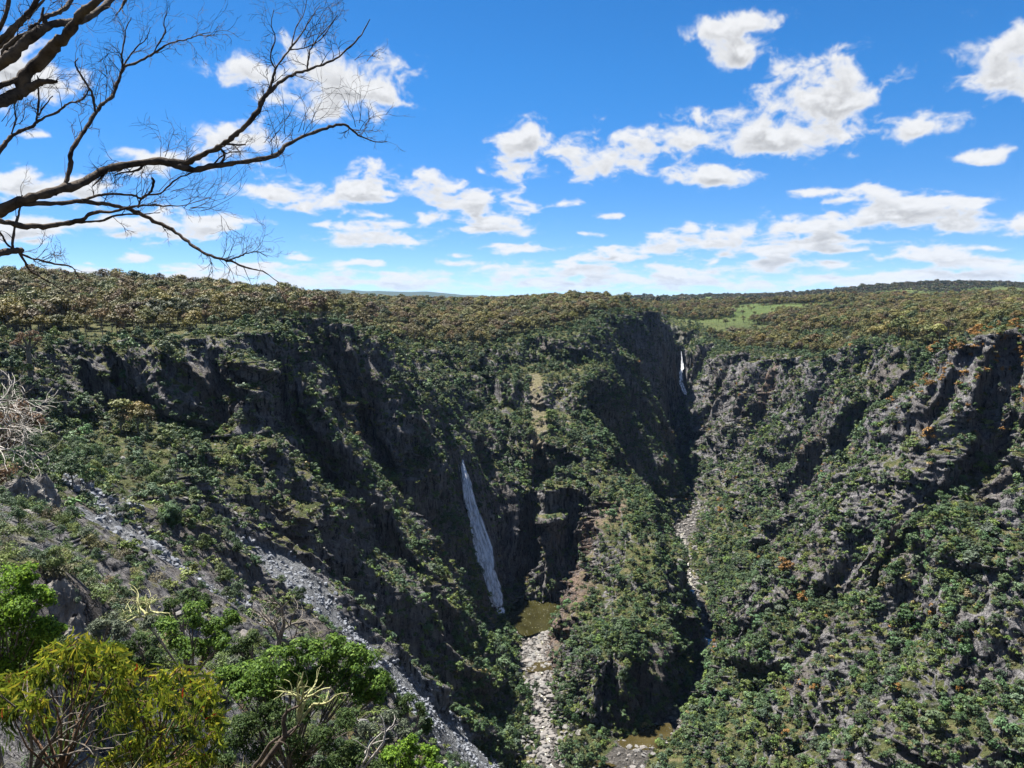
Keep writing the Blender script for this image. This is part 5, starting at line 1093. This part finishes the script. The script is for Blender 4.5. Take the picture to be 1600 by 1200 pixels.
YC = [(85, 1018, 20), (115, 1008, 22), (145, 1010, 22), (175, 1022, 22), (70, 1045, 18), (190, 1045, 18), (110, 1045, 24), (150, 1045, 24), (10, 1062, 20), (40, 1070, 20), (5, 1090, 18), (55, 1095, 16), (205, 1065, 22), (240, 1055, 24), (275, 1050, 24), (305, 1062, 22), (325, 1085, 20),
      (220, 1095, 28), (260, 1090, 28), (300, 1100, 28), (335, 1120, 18), (190, 1120, 24), (235, 1130, 30), (285, 1135, 30), (325, 1150, 20), (200, 1165, 24), (240, 1175, 28), (285, 1180, 28), (320, 1190, 22), (175, 1195, 18), (65, 1125, 14), (180, 1085, 20), (130, 1075, 20), (255, 1205, 30), (300, 1215, 28), (15, 1110, 14)]
leaves_xf = []; ystems = []
Sroot = np.array(P(235, 1215, YB))
ystems.append(tube([yb + [0, 0, -.2], (yb + Sroot) / 2, Sroot], [.03, .026, .022], 8))
for (x, y, r) in YC:
    d = YB + ry.uniform(-.45, .45); c = np.array(P(x, y, d)); k = d / F
    if x < 200 and y < 1130: rootp = np.array(P(95, 1215, YB - .2))
    else: rootp = Sroot
    ystems.append(tube([rootp, (rootp + c) / 2 + ry.normal(size=3) * .04, c], [.012, .008, .004], 5))
    for s in range(16):
        o_ = ry.normal(size=3); o_ /= np.linalg.norm(o_); tip = c + o_ * r * k * ry.uniform(.4, 1.15) * np.array([1, 1, .8]); ystems.append(tube([c, (c + tip) / 2 + [0, 0, .015], tip], [.003, .0022, .0014], 3))
        for q in range(10): leaves_xf.append((tip + ry.normal(size=3) * .022, ry.uniform(0, 6.28), ry.uniform(-1.1, .55) if ry.uniform() < .75 else ry.uniform(-2.2, -.8), ry.uniform(.055, .125), tip[2] - c[2]))
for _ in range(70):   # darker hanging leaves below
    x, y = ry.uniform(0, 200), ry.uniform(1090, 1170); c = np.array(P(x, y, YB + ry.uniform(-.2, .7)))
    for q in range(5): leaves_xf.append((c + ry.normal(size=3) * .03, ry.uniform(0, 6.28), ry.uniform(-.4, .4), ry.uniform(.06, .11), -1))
leafmesh = {}
def leaf_me(kind, m):
    if kind not in leafmesh: me = mesh_np('leaf', SV, SF, True); me.materials.append(m); leafmesh[kind] = me
    return leafmesh[kind]
scr = [(-(q[0][1]) + ry.normal() * .2) for q in leaves_xf]; order = np.argsort(scr)[::-1]
vd = {}
for rank, qi in enumerate(order):
    p_, rz_, tl_, s_, hi = leaves_xf[qi]
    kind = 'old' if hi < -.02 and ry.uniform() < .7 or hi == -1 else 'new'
    if hi != -1 and ry.uniform() < .008: kind = 'red'
    M4 = Matrix.Translation(Vector(p_ - yb)) @ Matrix.Rotation(rz_, 4, 'Z') @ Matrix.Rotation(tl_, 4, 'Y') @ Matrix.Rotation(ry.uniform(-.5, .5), 4, 'Z') @ Matrix.Scale(s_, 4)
    if rank < 290:
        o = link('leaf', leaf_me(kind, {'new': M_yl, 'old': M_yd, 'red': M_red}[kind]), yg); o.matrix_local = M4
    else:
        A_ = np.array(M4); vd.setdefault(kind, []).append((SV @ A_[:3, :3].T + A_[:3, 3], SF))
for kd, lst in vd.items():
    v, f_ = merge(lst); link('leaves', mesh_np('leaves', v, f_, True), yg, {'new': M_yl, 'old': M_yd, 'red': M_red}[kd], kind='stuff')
v, f_ = merge(ystems); link('stems', mesh_np('stems', v - yb, f_, True), yg, bark('reddish_stem', (.05, .03, .02), (.2, .12, .07), 20))

# dry grass on the shoulder
rg = np.random.RandomState(70); nb = 15000
gx0 = rg.uniform(-7.5, -2.2, nb); gy0 = rg.uniform(3.6, 9.5, nb); keepg = (fbm(gx0 * 1.3, gy0 * 1.3, gx0 * 0, 2) > -.25); gx0, gy0 = gx0[keepg], gy0[keepg]; gz0 = height(gx0, gy0); n = len(gx0)
hb = rg.uniform(.05, .20, n); an = rg.uniform(0, 6.28, n); ln = rg.normal(size=(n, 2)) * .07
bx_, by_ = np.cos(an) * .0028, np.sin(an) * .0028
v0 = np.stack([gx0 - bx_, gy0 - by_, gz0 - .03], 1); v1 = np.stack([gx0 + bx_, gy0 + by_, gz0 - .03], 1)
v2 = np.stack([gx0 + bx_ * .7 + ln[:, 0] * .4, gy0 + by_ * .7 + ln[:, 1] * .4, gz0 + hb * .6], 1); v3 = np.stack([gx0 - bx_ * .7 + ln[:, 0] * .4, gy0 - by_ * .7 + ln[:, 1] * .4, gz0 + hb * .6], 1)
v4 = np.stack([gx0 + ln[:, 0] * 1.3, gy0 + ln[:, 1] * 1.3, gz0 + hb], 1)
Vg = np.stack([v0, v1, v2, v3, v4], 1).reshape(-1, 3); b_ = np.arange(n)[:, None] * 5
Fg = np.concatenate([b_ + [0, 1, 2, 3], b_ + [3, 2, 4, 4]])
meg = bpy.data.meshes.new('dry_grass'); meg.from_pydata(Vg.tolist(), [], (b_ + [0, 1, 2, 3]).tolist() + (b_ + [3, 2, 4]).tolist()); meg.update()
link('dry_grass', meg, mat=M_fol('dry_grass_blade', [(0.14, 0.12, 0.05), (0.26, 0.23, 0.10), (0.36, 0.32, 0.17)], .2), kind='stuff', label='dry tussock grass on the lookout shoulder')

# ------------------------------------------------------------------ air
M_haze = bpy.data.materials.new('haze_air'); M_haze.use_nodes = True; g = N(M_haze); g.n.clear()
ho = g.new('ShaderNodeOutputMaterial'); hv = g.new('ShaderNodeVolumePrincipled'); hv.inputs['Color'].default_value = (0.36, 0.60, 1.0, 1); hv.inputs['Density'].default_value = HAZE; hv.inputs['Anisotropy'].default_value = 0.0
g.l.new(hv.outputs[0], ho.inputs['Volume'])
hb_, ht_, hr_ = float(min(Zd.min(), -270)) - 3.0, 420.0, 31500.0
vs = [(x, y, z) for z in (hb_, ht_) for x, y in ((-hr_, -hr_), (hr_, -hr_), (hr_, hr_), (-hr_, hr_))]
meh = bpy.data.meshes.new('haze'); meh.from_pydata(vs, [], [(3, 2, 1, 0), (4, 5, 6, 7), (0, 1, 5, 4), (1, 2, 6, 5), (2, 3, 7, 6), (3, 0, 4, 7)]); meh.update()
hz = link('haze', meh, mat=M_haze, kind='stuff')
